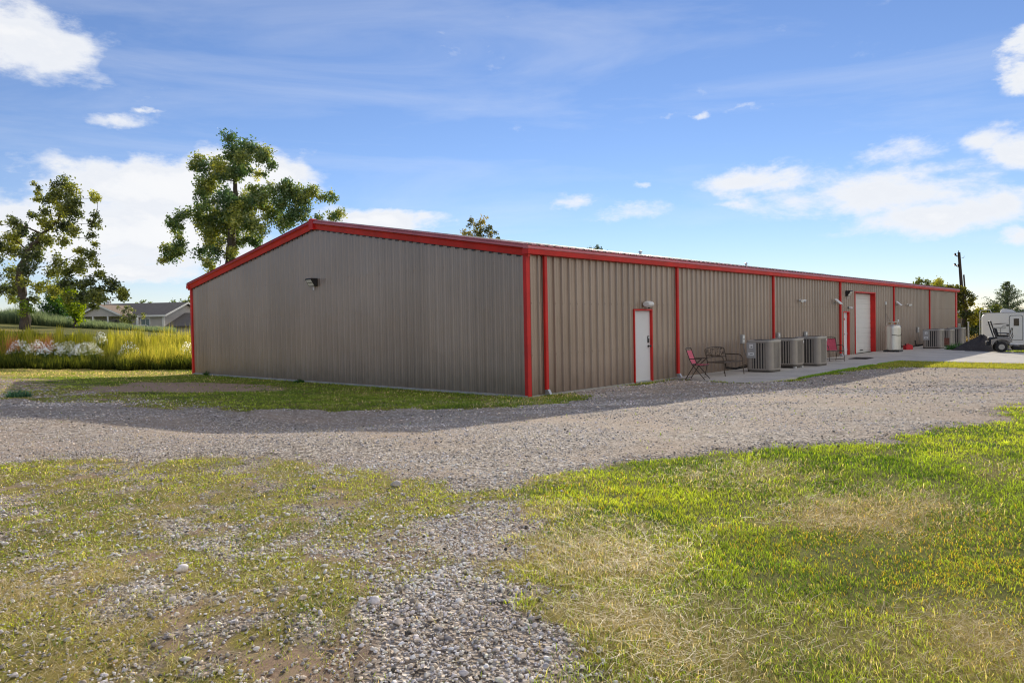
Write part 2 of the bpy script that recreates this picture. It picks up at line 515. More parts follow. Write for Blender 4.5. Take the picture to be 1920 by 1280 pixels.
# scalloped closure under the rake
mb = MB(); y = 0.2
while y < GW - 0.1:
    zt = ztop_g(y) - 0.035
    mb.box(-0.05, -0.036, y - 0.055, y + 0.055, zt - 0.035, zt + 0.01); y += 0.3048
for ya, yb in ((0.1, ridge_y), (ridge_y, GW - .1)):
    mb.add([(-.043, ya, ztop_g(ya) - .04), (-.043, yb, ztop_g(yb) - .04), (-.043, yb, ztop_g(yb) - .02), (-.043, ya, ztop_g(ya) - .02)], [(0, 1, 2, 3)])
mb.build('closure_strip', M_BLACK, bld)

# corner trims and downspouts
mb = MB(); mb.prism([(-0.046, -0.052), (0.085, -0.052), (0.085, -0.036), (-0.030, -0.036), (-0.030, 0.055), (-0.046, 0.055)], 0.03, GH - 0.006, 'z'); mb.build('corner_trim', M_RED, bld)
mb = MB(); mb.prism([(-0.052, GW + 0.05), (-0.052, GW - 0.08), (0.0, GW - 0.08), (0.0, GW + 0.05)], 0.03, GH + 0.02, 'z'); mb.build('corner_trim', M_RED, bld)
mb = MB(); mb.prism([(GL - 0.35, -0.052), (GL + 0.05, -0.052), (GL + 0.05, 0.1), (GL - 0.35, 0.0)], -0.9, GH - 0.006, 'z'); mb.build('corner_trim', M_RED, bld)
for k, x in enumerate((0.62, 6.98, 14.20, 21.62, 30.05, 37.65)):
    w = 0.052
    pf = [(x - w + .012, -0.036), (x - w, -0.05), (x - w, -0.108), (x - w + .015, -0.12), (x + w - .015, -0.12), (x + w, -0.108), (x + w, -0.05), (x + w - .012, -0.036)]
    mb = MB(); mb.prism(pf, 0.16, GH - 0.004, 'z'); ds = mb.build('downspout', M_RED, bld)
    mb = MB(); mb.add([(x - w + .01, -0.045, .165), (x + w - .01, -0.045, .165), (x + w - .01, -.14, .165), (x - w + .01, -.14, .165), (x - w + .01, -0.06, .03), (x + w - .01, -0.06, .03), (x + w - .01, -.21, .05), (x - w + .01, -.21, .05)],
                      [(0, 1, 5, 4), (2, 3, 7, 6), (0, 4, 7, 3), (1, 2, 6, 5)]); mb.build('outlet', M_GALV, ds)

# door 1
M_FR = M_RED
def door(x0, x1, zt, depth, handle_left, name='entry_door', wide=0.03):
    mb = MB()
    mb.box(x0 - wide, x0 + 0.012, -0.045, depth + .02, 0.03, zt + wide)
    mb.box(x1 - 0.012, x1 + wide, -0.045, depth + .02, 0.03, zt + wide)
    mb.box(x0 - wide + 0.002, x1 + wide - 0.002, -0.048, depth + .018, zt - 0.012, zt + wide + 0.003)
    d = MB().box(x0 + 0.014, x1 - 0.014, depth, depth + 0.045, 0.055, zt - 0.014, 0.004).build(name, M_WHITE, bld)
    hx = x1 - .012 if handle_left else x0 + .012
    for hz in (.3, 1.05, 1.85): MB().box(hx - .012, hx + .012, depth - .012, depth - .001, hz - .05, hz + .05, .003).build('hinge', M_GALV, d)
    mb.build('frame', M_FR, d)
    MB().box(x0 + .012, x1 - .012, -0.03, depth + 0.03, 0.02, 0.05).build('threshold', M_GALV, d)
    return d
d1 = door(4.64, 5.56, 2.11, 0.03, False)
mb = MB(); mb.box(5.40, 5.475, 0.003, 0.03, 1.16, 1.36, 0.008); mb.build('keypad_lock', M_BLACK, d1)
mb = MB(); mb.box(5.418, 5.458, -0.002, 0.003, 1.28, 1.34); mb.build('lock_label', M_STICK, d1)
mb = MB(); mb.lathe([(0.033, 0.03), (0.033, 0.015), (0.014, 0.01), (0.012, -0.03), (0.03, -0.04), (0.034, -0.06), (0.02, -0.075)], 14, (5.44, 0, 1.06), 'y'); mb.build('handle', M_BLACK, d1, smooth=True)
# door 2
d2 = door(22.17, 22.96, 2.06, 0.07, True)
mb = MB(); mb.lathe([(0.035, 0.07), (0.035, 0.05), (0.014, 0.045), (0.014, 0.0)], 12, (22.27, 0, 1.03), 'y'); mb.box(22.26, 22.42, -0.02, 0.005, 1.01, 1.045, .004); mb.build('handle', M_BLACK, d2)
mb = MB(); mb.box(22.22, 22.32, 0.045, 0.07, 0.86, 0.96, .006); mb.build('lock', M_BLACK, d2)
sg = MB().box(22.46, 22.68, 0.062, 0.0695, 1.68, 1.78).build('door_sign', mat('pink_sign', (0.62, 0.30, 0.29), 0.6, 0, .05, 20), d2)
mb = MB()
for i in range(3): mb.box(22.485, 22.655, 0.0585, 0.0618, 1.69 + .03 * i, 1.705 + .03 * i)
mb.build('sign_text', M_REDINK, sg)
# roll-up door
RX0, RX1, RZ = 23.86, 26.92, 3.0
rd = MB()
nz = 12; zz = np.linspace(0.05, RZ - 0.03, nz + 1)
for i in range(nz):
    a, b = zz[i], zz[i + 1]
    prof_ = [(0.20, a + 0.004), (0.20, b - 0.022), (0.212, b - 0.012), (0.212, b + 0.004), (0.24, b + 0.004), (0.24, a + 0.004)]
    rd.prism(prof_, RX0 + 0.01, RX1 - 0.005, 'x')
    m_ = (a + b) / 2
    rd.box(RX0 + .02, RX1 - .02, 0.194, 0.2005, m_ - 0.018, m_ + 0.012)
rdo = rd.build('overhead_door', mat('white_sectional_door', (0.70, 0.69, 0.66), 0.5, 0, .03, 2), bld)
mb = MB(); mb.box(25.2, 25.6, 0.17, 0.199, 0.16, 0.2); mb.build('handle', M_BLACK, rdo)
mb = MB(); mb.box(RX1 - 0.004, RX1 + 0.05, -0.045, 0.25, 0.04, RZ + 0.03); mb.box(RX0 - 0.04, RX0 + 0.008, -0.043, 0.25, 0.04, RZ + 0.03)
mb.box(RX0 - 0.045, RX1 + 0.055, -0.048, 0.252, RZ - 0.005, RZ + 0.05); mb.build('door_surround', M_RED, bld)

# ------------------------------------------------------------------ wall lights
def wall_pack(name, label, origin, rz, dark=True):
    """origin on wall; local -y is outward"""
    t = empty(name, label, 'light', origin, rz, 'black wall pack floodlights')
    pf = [(0.0, -0.02), (0.0, 0.23), (-0.20, 0.23), (-0.23, 0.20), (-0.08, -0.02)]
    mb = MB(); mb.prism(pf, -0.17, 0.17, 'x'); mb.build('housing', M_BLACK, t)
    # sloping lens, on the face from (-.23,.20) to (-.08,-.02)
    nrm = Vector((0, -(0.22), -0.15)).normalized()
    a = Vector((0, -0.221, 0.187)) + nrm * 0.006; b = Vector((0, -0.089, -0.007)) + nrm * 0.006
    mb = MB()
    for z0, z1 in ((0.02, 0.46), (0.54, 0.98)):
        p, q = a.lerp(b, z0), a.lerp(b, z1)
        mb.add([(-0.145, p.y, p.z), (0.145, p.y, p.z), (0.145, q.y, q.z), (-0.145, q.y, q.z)], [(0, 1, 2, 3)])
    mb.build('lens', M_LENS, t)
    MB().tube([(0.02, -0.05, -0.015), (0.02, -0.05, -0.09), (0.03, -0.05, -0.14)], 0.018, 10).build('photocell', M_WPLAST, t)
    return t
wall_pack('wall_floodlight', 'black wall floodlight high on the windowless gable wall', (-0.035, 8.98, 3.12), -PI / 2)
wall_pack('wall_floodlight', 'black wall floodlight above the white door beside the roll-up door', (22.62, -0.036, 2.82), 0.0)

t = empty('bulkhead_light', 'white oval lamp mounted just above the nearest white door', 'light', (5.20, -0.036, 2.28))
mb = MB(); mb.lathe([(0.08, 0), (0.08, -0.03), (0.05, -0.04)], 16, (0, 0, 0), 'y'); mb.build('mount_plate', M_GALV, t, smooth=True)
mb = MB(); mb.lathe([(0.02, -.165), (0.10, -.16), (0.15, -.10), (0.155, 0.0), (0.14, .06), (0.04, .10)], 18, (0, -0.13, 0.0), 'x')
mb.v = [(x, y, z * 0.62) for x, y, z in mb.v]; mb.build('globe', M_WPLAST, t, smooth=True)
MB().box(-0.03, 0.03, -0.16, -0.1, -0.125, -0.09, .005).build('motion_sensor', M_BLACK, t)

def led_panel(label, x, z):
    t = empty('led_panel_light', label, 'light', (x, -0.036, z), 0.0, 'slanted white panel lights')
    R_ = Matrix.Translation((0, -0.20, 0)) @ Matrix.Rotation(math.radians(42), 4, 'X')
    MB().box(-0.16, 0.16, -0.17, 0.17, -0.018, 0.018, .005, M=R_).build('panel', M_WPLAST, t)
    MB().box(-0.135, 0.135, -0.145, 0.145, -0.024, -0.0185, M=R_).build('lens', M_LENS, t)
    mb = MB(); mb.tube([(0, 0, -0.06), (0, -0.10, -0.07), (0, -0.2, -0.02)], 0.018, 8); mb.box(-0.05, 0.05, -0.02, 0.0, -0.11, -0.01); mb.build('bracket', M_GREYBOX, t)
    return t
led_panel('slanted white panel light left of the white door at the roll-up bay', 20.92, 2.52)
led_panel('slanted white panel light above the steel gas cylinder', 30.42, 2.52)

def twin_spot(label, x, z):
    t = empty('twin_spotlight', label, 'light', (x, -0.036, z), 0.0, 'small twin spotlights')
    mb = MB(); mb.lathe([(0.055, 0), (0.055, -0.03), (0.03, -0.035)], 12, (0, 0, 0), 'y'); mb.build('base', M_WPLAST, t, smooth=True)
    for sx in (-1, 1):
        mb = MB(); mb.tube([(sx * 0.02, -0.03, 0), (sx * 0.09, -0.09, 0.0)], 0.014, 8)
        mb.tube([(sx * 0.07, -0.06, 0.0), (sx * 0.12, -0.12, -0.01), (sx * 0.17, -0.19, -0.03)], [0.03, 0.055, 0.065], 12); mb.build('lamp_head', M_WPLAST, t, smooth=True)
    return t
twin_spot('small white twin spotlight on the wall above the third air conditioner', 16.9, 2.53)
twin_spot('small white twin spotlight on the wall above the red fuel can', 32.8, 2.47)

t = empty('bullet_light', 'tiny white bullet lamp right above the frame of the white door at the roll-up bay', 'light', (22.78, -0.036, 2.26))
mb = MB(); mb.lathe([(0.06, 0), (0.06, -.025), (0.02, -.03)], 12, (0, 0, 0), 'y'); mb.build('base', M_BLACK, t, smooth=True)
mb = MB(); mb.tube([(0, -.03, 0), (0.03, -.09, 0.0), (.08, -.17, -.03)], [0.02, .05, .06], 12); mb.build('lamp_head', M_WPLAST, t, smooth=True)

t = empty('junction_box', 'small white box with thin conduit on the wall left of the steel cylinder', 'electrical box', (28.62, -0.036, 2.5))
MB().box(-0.05, 0.05, -0.06, 0, -0.06, 0.10, .006).build('box', M_WPLAST, t)
mb = MB(); mb.tube([(0, -0.03, -0.06), (0, -0.03, -1.55), (-0.12, -0.03, -1.62)], 0.014, 8); mb.tube([(0, -.03, -.5), (0.35, -.05, -.75), (0.8, -.08, -1.05)], 0.009, 6); mb.build('conduit', M_CONDUIT, t)

# ------------------------------------------------------------------ disconnect boxes
def disconnect(label, x, z, whip):
    t = empty('disconnect_box', label, 'electrical box', (x, -0.036, z), 0.0, 'grey disconnect boxes on the wall')
    MB().box(-0.10, 0.10, -0.09, 0, -0.16, 0.16, .008).build('enclosure', M_GREYBOX, t)
    MB().box(-0.055, 0.06, -0.0945, -0.0905, 0.03, 0.12).build('warning_label', M_STICK, t); MB().box(-0.05, 0.055, -0.0945, -0.0905, -0.1, -0.03).build('warning_label', M_STICK, t)
    mb = MB(); mb.tube(whip, 0.016, 8); mb.build('whip', M_CONDUIT, t)
    return t
disconnect('grey disconnect box with white labels between the bench and the nearest air conditioner', 11.5, 1.10,
           arc((0.03, -0.05, -0.16), (0.05, -0.12, -0.85), (0.45, -0.35, -0.78), 8) + arc((0.45, -0.35, -0.78), (0.7, -0.5, -0.74), (0.55, -0.86, -0.52), 8)[1:])
disconnect('grey disconnect box beside the second downspout behind the middle near air conditioner', 14.62, 1.10, arc((0, -.05, -.16), (0, -.1, -.8), (-.4, -.3, -.6)))
disconnect('grey disconnect box on the wall behind the third near air conditioner', 17.4, 1.10, arc((0, -.05, -.16), (0, -.1, -.8), (-.6, -.3, -.6)))
disconnect('grey disconnect box on the wall left of the far group of air conditioners', 34.9, 1.02, arc((0, -.05, -.16), (0, -.1, -.9), (.15, -.3, -.7)))

# ------------------------------------------------------------------ air conditioners
SLAB_Z = 0.05
def ac_unit(label, w, h, box):
    t = empty('air_conditioner', label, 'air conditioner', (0, 0, 0), 0.0, 'outdoor air conditioners along the wall')
    a = w / 2
    def rr(half, rad, n=5):
        out = []
        for cx, cy, s0 in ((half - rad, half - rad, 0), (-half + rad, half - rad, 1), (-half + rad, -half + rad, 2), (half - rad, -half + rad, 3)):
            for k in range(n + 1):
                an = (s0 + k / n) * PI / 2
                out.append((cx + rad * math.cos(an), cy + rad * math.sin(an)))
        return out
    MB().prism(rr(a - 0.035, 0.10), 0.09, h - 0.06, 'z').build('coil', M_ACDARK, t, smooth=False)
    MB().prism(rr(a - 0.01, 0.12), 0.0, 0.085, 'z').build('base_pan', mat('ac_base_pan', (0.10, 0.085, 0.07), .7, 0, .2, 6), t)
    # louvred jacket: bars and wide corner posts
    mb = MB()
    out = rr(a, 0.13, 6)
    n = len(out); k = 7
    for c in range(4):        # corner posts as curved sheets
        seg = out[c * k:(c + 1) * k]
        pre = Vector((*seg[0], 0)); post = Vector((*seg[-1], 0))
        d0 = {0: (0, -1), 1: (1, 0), 2: (0, 1), 3: (-1, 0)}[c]; d1 = {0: (-1, 0), 1: (0, -1), 2: (1, 0), 3: (0, 1)}[c]
        full = [(seg[0][0] + d0[0] * 0.07, seg[0][1] + d0[1] * 0.07)] + seg + [(seg[-1][0] + d1[0] * 0.07, seg[-1][1] + d1[1] * 0.07)]
        vs = []; fs = []
        for (x, y) in full: vs += [(x, y, 0.075), (x, y, h - 0.05)]
        for i in range(len(full) - 1): fs.append((2 * i, 2 * i + 2, 2 * i + 3, 2 * i + 1))
        mb.add(vs, fs)
    nb = 5
    span = w - 2 * (0.13 + 0.07)
    for i in range(nb):
        c = -span / 2 + (i + 0.5) * span / nb
        hw = 0.022
        for (ux, uy) in ((1, 0), (0, 1)):
            for sg in (-1, 1):
                if ux: mb.box(c - hw, c + hw, sg * (a - 0.006) - 0.006, sg * (a - 0.006) + 0.006, 0.075, h - 0.05)
                else: mb.box(sg * (a - 0.006) - 0.006, sg * (a - 0.006) + 0.006, c - hw, c + hw, 0.075, h - 0.05)
    for zz in (0.09, h - 0.07):
        for sg in (-1, 1):
            mb.box(-span / 2 - .01, span / 2 + .01, sg * (a - 0.004) - 0.005, sg * (a - 0.004) + 0.005, zz - 0.02, zz + 0.025)
            mb.box(sg * (a - 0.004) - 0.005, sg * (a - 0.004) + 0.005, -span / 2 - .01, span / 2 + .01, zz - 0.02, zz + 0.025)
    mb.build('louver_jacket', M_AC, t, normals=False)
    MB().prism(rr(a + 0.012, 0.14, 6), h - 0.055, h, 'z').build('top_cap', M_ACTOP, t)
    mb = MB()
    for r_ in (0.10, 0.18, 0.26, 0.33):
        mb.tube([(r_ * math.cos(2 * PI * i / 24), r_ * math.sin(2 * PI * i / 24), h + 0.008) for i in range(25)], 0.006, 5, cap=False)
    mb.build('fan_grille', M_BLACK, t)
    if box:
        # plain service corner toward the gable, with stickers and conduit
        e = MB().box(-a - 0.012, -a + 0.10, a - 0.34, a - 0.02, 0.46, h - 0.07, .01).build('service_panel', M_GREYBOX, t)
        MB().box(-a - 0.0165, -a - 0.0125, a - 0.25, a - 0.12, h - 0.26, h - 0.13).build('rating_label', M_STICK, e)
        MB().box(-a - 0.0165, -a - 0.0125, a - 0.28, a - 0.08, h - 0.50, h - 0.40).build('rating_label', M_STICK, e)
        MB().box(-a - 0.0185, -a - 0.0168, a - 0.23, a - 0.17, h - 0.23, h - 0.20).build('print', M_INK, e); MB().box(-a - 0.0185, -a - 0.0168, a - 0.24, a - 0.14, h - 0.465, h - 0.445).build('print', M_INK, e)
    return t
units = [
    ('nearest beige air conditioner, just right of the bronze bench, with white stickers', (10.50, -1.29), 0.86, 1.05, True),
    ('middle of the three near air conditioners, standing on white feet', (12.88, -1.15), 0.86, 0.99, False),
    ('tall near air conditioner immediately left of the crimson chair', (14.38, -1.41), 0.90, 1.07, False),
    ('beige air conditioner right of the red fuel can, first of the far three', (31.72, -1.60), 0.88, 1.04, True),
    ('middle air conditioner of the far three, with a rusty lower side', (34.75, -1.50), 0.86, 0.99, False),
    ('last air conditioner near the far end of the building', (37.70, -1.50), 0.86, 1.04, False),
]
for i, (lb, (x, y), w, h, bx) in enumerate(units):
    t = ac_unit(lb, w, h, bx)
    t.location = (x, y, SLAB_Z if i != 1 else SLAB_Z + 0.05)
    if i == 1:
        for sx in (-1, 1):
            for sy in (-1, 1):
                MB().box(sx * .3 - .05, sx * .3 + .05, sy * .36 - .05, sy * .36 + .05, -0.05, 0.002, .006).build('foot', M_WPLAST, t)
    if i in (1, 2):
        mb = MB(); a = w / 2
        mb.add([(a * .55, -a - .016, h - .09), (a * .78, -a - .016, h - .09), (a * .7, -a - .016, h - .2)], [(0, 1, 2)]); mb.build('warning_sticker', M_STICK, t)
    a = w / 2; dy_ = -y - a - 0.05
    mb = MB()
    mb.tube([(-a * .3, a - .02, .22), (-a * .3, a + .12, .16), (-a * .5, a + dy_ * .6, .07), (-a * .7, a + dy_ - .02, .10), (-a * .7, a + dy_, .30)], .026, 8)
    mb.tube([(-a * .2, a - .02, .28), (-a * .2, a + .14, .22), (-a * .42, a + dy_ * .6, .10), (-a * .62, a + dy_ - .02, .14), (-a * .62, a + dy_, .30)], .012, 6)
    mb.box(-a * .8, -a * .5, a + dy_ - .01, a + dy_ + .045, .26, .36)
    mb.build('refrigerant_line', M_RUBBER, t, smooth=True)
    if i == 4:
        a = w / 2
        MB().box(-a - .02, -a - .014, -a + .1, a - .1, 0.09, 0.5).build('rusty_panel', mat('rusty_panel', (0.21, 0.085, 0.06), .85, 0, .4, 9), t)

# ------------------------------------------------------------------ chairs and bench
def sling_chair():
    t = empty('folding_chair', 'pink sling folding chair at the near end of the concrete walk', 'chair', (6.50, -1.02, SLAB_Z), math.radians(12))
    w = 0.26; r = 0.0125
    for s in (-1, 1):
        mb = MB(); mb.tube([(s * w, -0.27, 0.0), (s * w, 0.10, 0.43), (s * w, 0.17, 0.56), (s * w, 0.29, 0.90)], r, 8); mb.build('back_post', M_BRONZE, t, smooth=True)
        mb = MB(); mb.tube([(s * (w + .025), 0.31, 0.0), (s * (w + .025), 0.06, 0.40), (s * (w + .025), -0.16, 0.60)], r, 8); mb.build('leg', M_BRONZE, t, smooth=True)
        mb = MB(); mb.box(s * (w + .025) - .024, s * (w + .025) + .024, -0.20, 0.19, 0.60, 0.622, .008); mb.build('armrest', M_BRONZE, t)
    mb = MB(); mb.tube([(-w, 0.29, 0.90), (-w * .8, .298, .922), (0, 0.30, 0.928), (w * .8, .298, .922), (w, 0.29, 0.90)], r, 8)
    mb.build('top_bar', M_BRONZE, t, smooth=True)
    for a_, b_, r_ in (((-w - .025, 0.27, 0.06), (w + .025, 0.27, 0.06), r * .8), ((-w, -0.21, 0.075), (w, -0.21, 0.075), r * .8), ((-w, -0.24, .42), (w, -0.24, .42), r), ((-w, .12, .455), (w, .12, .455), r * .8)):
        MB().tube([a_, b_], r_, 6).build('stretcher', M_BRONZE, t, smooth=True)
    for s in (-1, 1): MB().tube([(s * w, -.25, .42), (s * w, .1, .43)], r, 6).build('seat_rail', M_BRONZE, t, smooth=True)
    n = 8; vs = []; fs = []
    for j in range(n + 1):
        k = j / n; y = 0.135 + 0.145 * k; z = 0.45 + 0.40 * k
        for i in range(7):
            u = -1 + 2 * i / 6; vs.append((u * (w - .005), y + 0.02 * (1 - u * u) * math.sin(PI * k), z))
    for j in range(n):
        for i in range(6): fs.append((j * 7 + i, j * 7 + i + 1, (j + 1) * 7 + i + 1, (j + 1) * 7 + i))
    MB().add(vs, fs).build('back_sling', M_SLING, t, smooth=True, normals=False)
    vs = []; fs = []
    for j in range(7):
        k = j / 6; y = -0.255 + 0.39 * k
        for i in range(7):
            u = -1 + 2 * i / 6; vs.append((u * (w - .005), y, 0.435 - 0.03 * (1 - u * u) + (0.012 if j == 0 else 0)))
    for j in range(6):
        for i in range(6): fs.append((j * 7 + i, j * 7 + i + 1, (j + 1) * 7 + i + 1, (j + 1) * 7 + i))
    MB().add(vs, fs).build('seat_sling', M_SLING, t, smooth=True, normals=False)
sling_chair()

def arm_chair():
    t = empty('patio_chair', 'crimson sling patio chair with curved arms beside the second white door', 'chair', (17.66, -1.08, SLAB_Z), math.radians(-48))
    w = 0.30; r = 0.014
    for s in (-1, 1):
        x = s * w
        mb = MB(); mb.tube([(x, 0.34, 0.62), (x, 0.1, 0.635)] + arc((x, -0.16, 0.635), (x, -0.34, 0.63), (x, -0.35, 0.40), 6) + [(x, -0.36, 0.0)], r, 8); mb.build('arm', M_BRONZE, t, smooth=True)
        mb = MB(); mb.tube([(x * .9, 0.36, 0.0), (x * .9, 0.22, 0.42), (x * .86, 0.36, 0.93)], r, 8); mb.build('back_post', M_BRONZE, t, smooth=True)
        MB().tube([(x, -0.36, 0.10), (x * .9, 0.34, 0.06)], r * .8, 6).build('side_rail', M_BRONZE, t, smooth=True); MB().tube([(x, -.35, .41), (x * .9, .22, .42)], r, 6).build('seat_rail', M_BRONZE, t, smooth=True)
    MB().tube([(-w, -0.35, .41), (w, -.35, .41)], r, 6).build('seat_rail', M_BRONZE, t, smooth=True); MB().tube([(-w, -0.355, .09), (w, -.355, .09)], r * .8, 6).build('stretcher', M_BRONZE, t, smooth=True); mb = MB()
    mb.tube([(-w * .86, .36, .93), (-w * .5, .365, .955), (w * .5, .365, .955), (w * .86, .36, .93)], r, 6)
    for i in range(-3, 4): mb.tube([(i * .075, .362, .90), (i * .075, .366, .952)], .006, 5)
    mb.tube([(-w * .86, .355, .9), (w * .86, .355, .9)], .009, 5)
    mb.build('top_grille', M_BRONZE, t, smooth=True)
    vs = [(sx * w * .84, 0.205 + 0.15 * k, .42 + .47 * k) for k in (0, .33, .66, 1) for sx in (-1, -.33, .33, 1)]
    for i, p in enumerate(vs):
        if i % 4 in (1, 2): vs[i] = (p[0], p[1] + .02, p[2])
    fs = [(j * 4 + i, j * 4 + i + 1, j * 4 + i + 5, j * 4 + i + 4) for j in range(3) for i in range(3)]
    MB().add(vs, fs).build('back_sling', M_SLING2, t, smooth=True, normals=False)
    vs = [(sx * w * .9, -0.34 + .56 * k, .425 - .02 * math.sin(PI * k)) for k in (0, .33, .66, 1) for sx in (-1, -.33, .33, 1)]
    for i, p in enumerate(vs):
        if i % 4 in (1, 2): vs[i] = (p[0], p[1], p[2] - .02)
    MB().add(vs, fs).build('seat_sling', mat('pale_seat_sling', (0.50, 0.36, 0.34), .85, 0, .1, 30), t, smooth=True, normals=False)  # seat sling paler than the back
arm_chair()

def bench():
    L_ = 1.22; h = L_ / 2; r = 0.016
    t = empty('garden_bench', 'bronze metal bench with pierced scroll back beside the pink chair', 'bench', (8.50, -0.62, SLAB_Z), math.radians(-2))
    for s in (-1, 1):
        x = s * h
        mb = MB(); mb.tube([(x, 0.06, 0.64)] + [(x, -0.25, 0.635)] + arc((x, -0.40, 0.63), (x, -0.555, 0.62), (x, -0.555, 0.45), 6) + [(x, -0.57, 0.2), (x, -0.60, 0.0)], r, 8); mb.build('arm', M_BENCH, t, smooth=True)
        mb = MB(); mb.tube([(x, 0.10, 0.0), (x, 0.0, 0.40), (x, 0.09, 0.80)], r, 8); mb.build('leg', M_BENCH, t, smooth=True)
    # back arch
    mb = MB()
    top = [(h * math.cos(a), 0.09 + 0.01 * math.sin(a), 0.78 + 0.10 * math.sin(a) ** 0.7) for a in np.linspace(0, PI, 17)]
    mb.tube(top, r, 8)
    mb.build('back_arch', M_BENCH, t, smooth=True)
    MB().tube([(-h, 0.05, 0.56), (h, 0.05, 0.56)], r * .8, 8).build('back_rail', M_BENCH, t, smooth=True)
    MB().tube([(-h, 0.0, 0.42), (h, 0.0, 0.42)], r, 8).build('seat_rail', M_BENCH, t, smooth=True)
    MB().tube([(-h, -0.55, 0.42), (h, -0.55, 0.42)], r * 1.25, 8).build('seat_rail', M_BENCH, t, smooth=True)
    for s in (-1, 1): MB().tube([(s * h, -0.55, .42), (s * h, 0.0, .42)], r, 8).build('side_rail', M_BENCH, t, smooth=True)
    # scroll work between the rails
    mb = MB()
    rs = random.Random(3)
    for i in range(30):
        u = rs.uniform(-0.9, 0.9); hz = 0.58 + rs.random() * (0.20 + 0.08 * (1 - u * u))
        R_ = rs.uniform(0.025, 0.05); a0 = rs.uniform(0, 6.28)
        pts = [(u * h + R_ * (1 - k * .06) * math.cos(a0 + k * .55), 0.055 + (hz - .56) * .12, hz + R_ * (1 - k * .06) * math.sin(a0 + k * .55)) for k in range(9)]
        mb.tube(pts, 0.0075, 5)
    for i in range(9):
        u = -0.88 + i * 0.22
        mb.tube([(u * h, .055, .565), (u * h + .02 * (-1) ** i, .075, .68), (u * h - .01, .088, .80 + .06 * (1 - u * u))], 0.006, 5)
    mb.build('scroll_panel', M_BENCH, t)
    mb = MB()
    for i in range(6):
        y = -0.50 + i * .09
        mb.box(-h + .01, h - .01, y, y + 0.035, 0.412, 0.425)
    mb.build('seat', M_BENCH, t)
bench()

# ------------------------------------------------------------------ steel cylinder, fuel can, mat
t = empty('gas_cylinder', 'tall stainless liquid gas cylinder with valves and a black hose', 'gas cylinder', (26.95, -0.85, SLAB_Z))
mb = MB(); mb.lathe([(0.34, 0.09), (0.35, 0.11), (0.35, 0.13), (0.35, 1.18), (0.35, 1.22), (0.335, 1.28), (0.28, 1.33), (0.12, 1.36)], 40); mb.build('vessel', M_STEEL, t, smooth=True)
mb = MB()
for i in range(3): mb.box(-.36, .36, -.36 + i * .28, -.20 + i * .28, 0.0, 0.09)
mb.build('base', M_BLACK, t)
mb = MB()
mb.tube([(0.27 * math.cos(2 * PI * i / 24), 0.27 * math.sin(2 * PI * i / 24), 1.50) for i in range(25)], 0.016, 8, cap=False)
for k in range(4): mb.tube([(0.27 * math.cos(k * PI / 2 + .4), 0.27 * math.sin(k * PI / 2 + .4), 1.30), (0.27 * math.cos(k * PI / 2 + .4), 0.27 * math.sin(k * PI / 2 + .4), 1.50)], .014, 6)
mb.build('handling_ring', M_STEEL, t, smooth=True)
for k, (ax, ay) in enumerate(((.12, -.1), (-.14, -.08), (-.05, .12))):
    mb = MB(); mb.tube([(ax, ay, 1.34), (ax, ay, 1.47)], .02, 8); mb.lathe([(0.045, 0), (0.05, .01), (0.05, .025), (.02, .03)], 12, (ax, ay, 1.47)); mb.tube([(ax, ay, 1.42), (ax * 1.8, ay * 1.8, 1.42)], .015, 8)
    mb.build('valve', mat('brass_valve', (0.30, 0.20, 0.09), .4, .8, .2, 20), t, smooth=True)
mb = MB(); mb.lathe([(.05, -.03), (.055, -.02), (.055, .02), (.05, .025)], 16, (.17, -.2, 1.56), 'y'); mb.tube([(.17, -.17, 1.36), (.17, -.17, 1.53)], .012, 6); mb.build('pressure_gauge', M_WPLAST, t, smooth=True)
mb = MB(); mb.tube([(0.10, -0.36, 1.26), (0.26, -0.27, 1.20), (0.27, -.26, 1.02), (0.16, -0.34, 0.88), (-0.02, -.375, .82), (-.2, -.32, .81), (-.33, -.18, .84), (-.37, -.05, .85)], .013, 8); mb.build('hose', M_RUBBER, t, smooth=True)

t = empty('fuel_can', 'red plastic fuel can on the walk beside the steel cylinder', 'fuel can', (29.75, -0.83, SLAB_Z), math.radians(-35))
M_CAN = mat('red_can_plastic', (0.55, 0.02, 0.03), .4, 0, .1, 10)
mb = MB(); mb.prism([(-.2, 0.0), (.2, 0.0), (.2, .2), (.10, .27), (-.06, .28), (-.2, .21)], -.12, .12, 'y'); mb.build('body', M_CAN, t)
mb = MB(); mb.tube([(-.12, 0, .24)] + arc((-.12, 0, .24), (-.02, 0, .40), (.09, 0, .27), 6)[1:], .016, 8); mb.build('handle', M_CAN, t, smooth=True)
mb = MB(); mb.lathe([(.035, .2), (.035, .26), (.02, .27), (.018, .33)], 12, (-.15, 0, .0)); mb.build('spout_cap', M_BLACK, t, smooth=True)

mb = MB()
mb.box(-.62, .62, -.36, .36, 0, .018, .004)
for i in range(11): mb.box(-.58 + i * .11, -.50 + i * .11, -.33, .33, .018, .023)
o = mb.build('door_mat', mat('dark_rubber_mat', (0.045, 0.036, 0.03), .95, 0, .3, 12, bump=.3), loc=(19.9, -1.48, SLAB_Z + .001)); o.rotation_euler = (0, 0, math.radians(4))
tag(o, 'dark rectangular rubber mat lying on the concrete before the doors', 'mat')

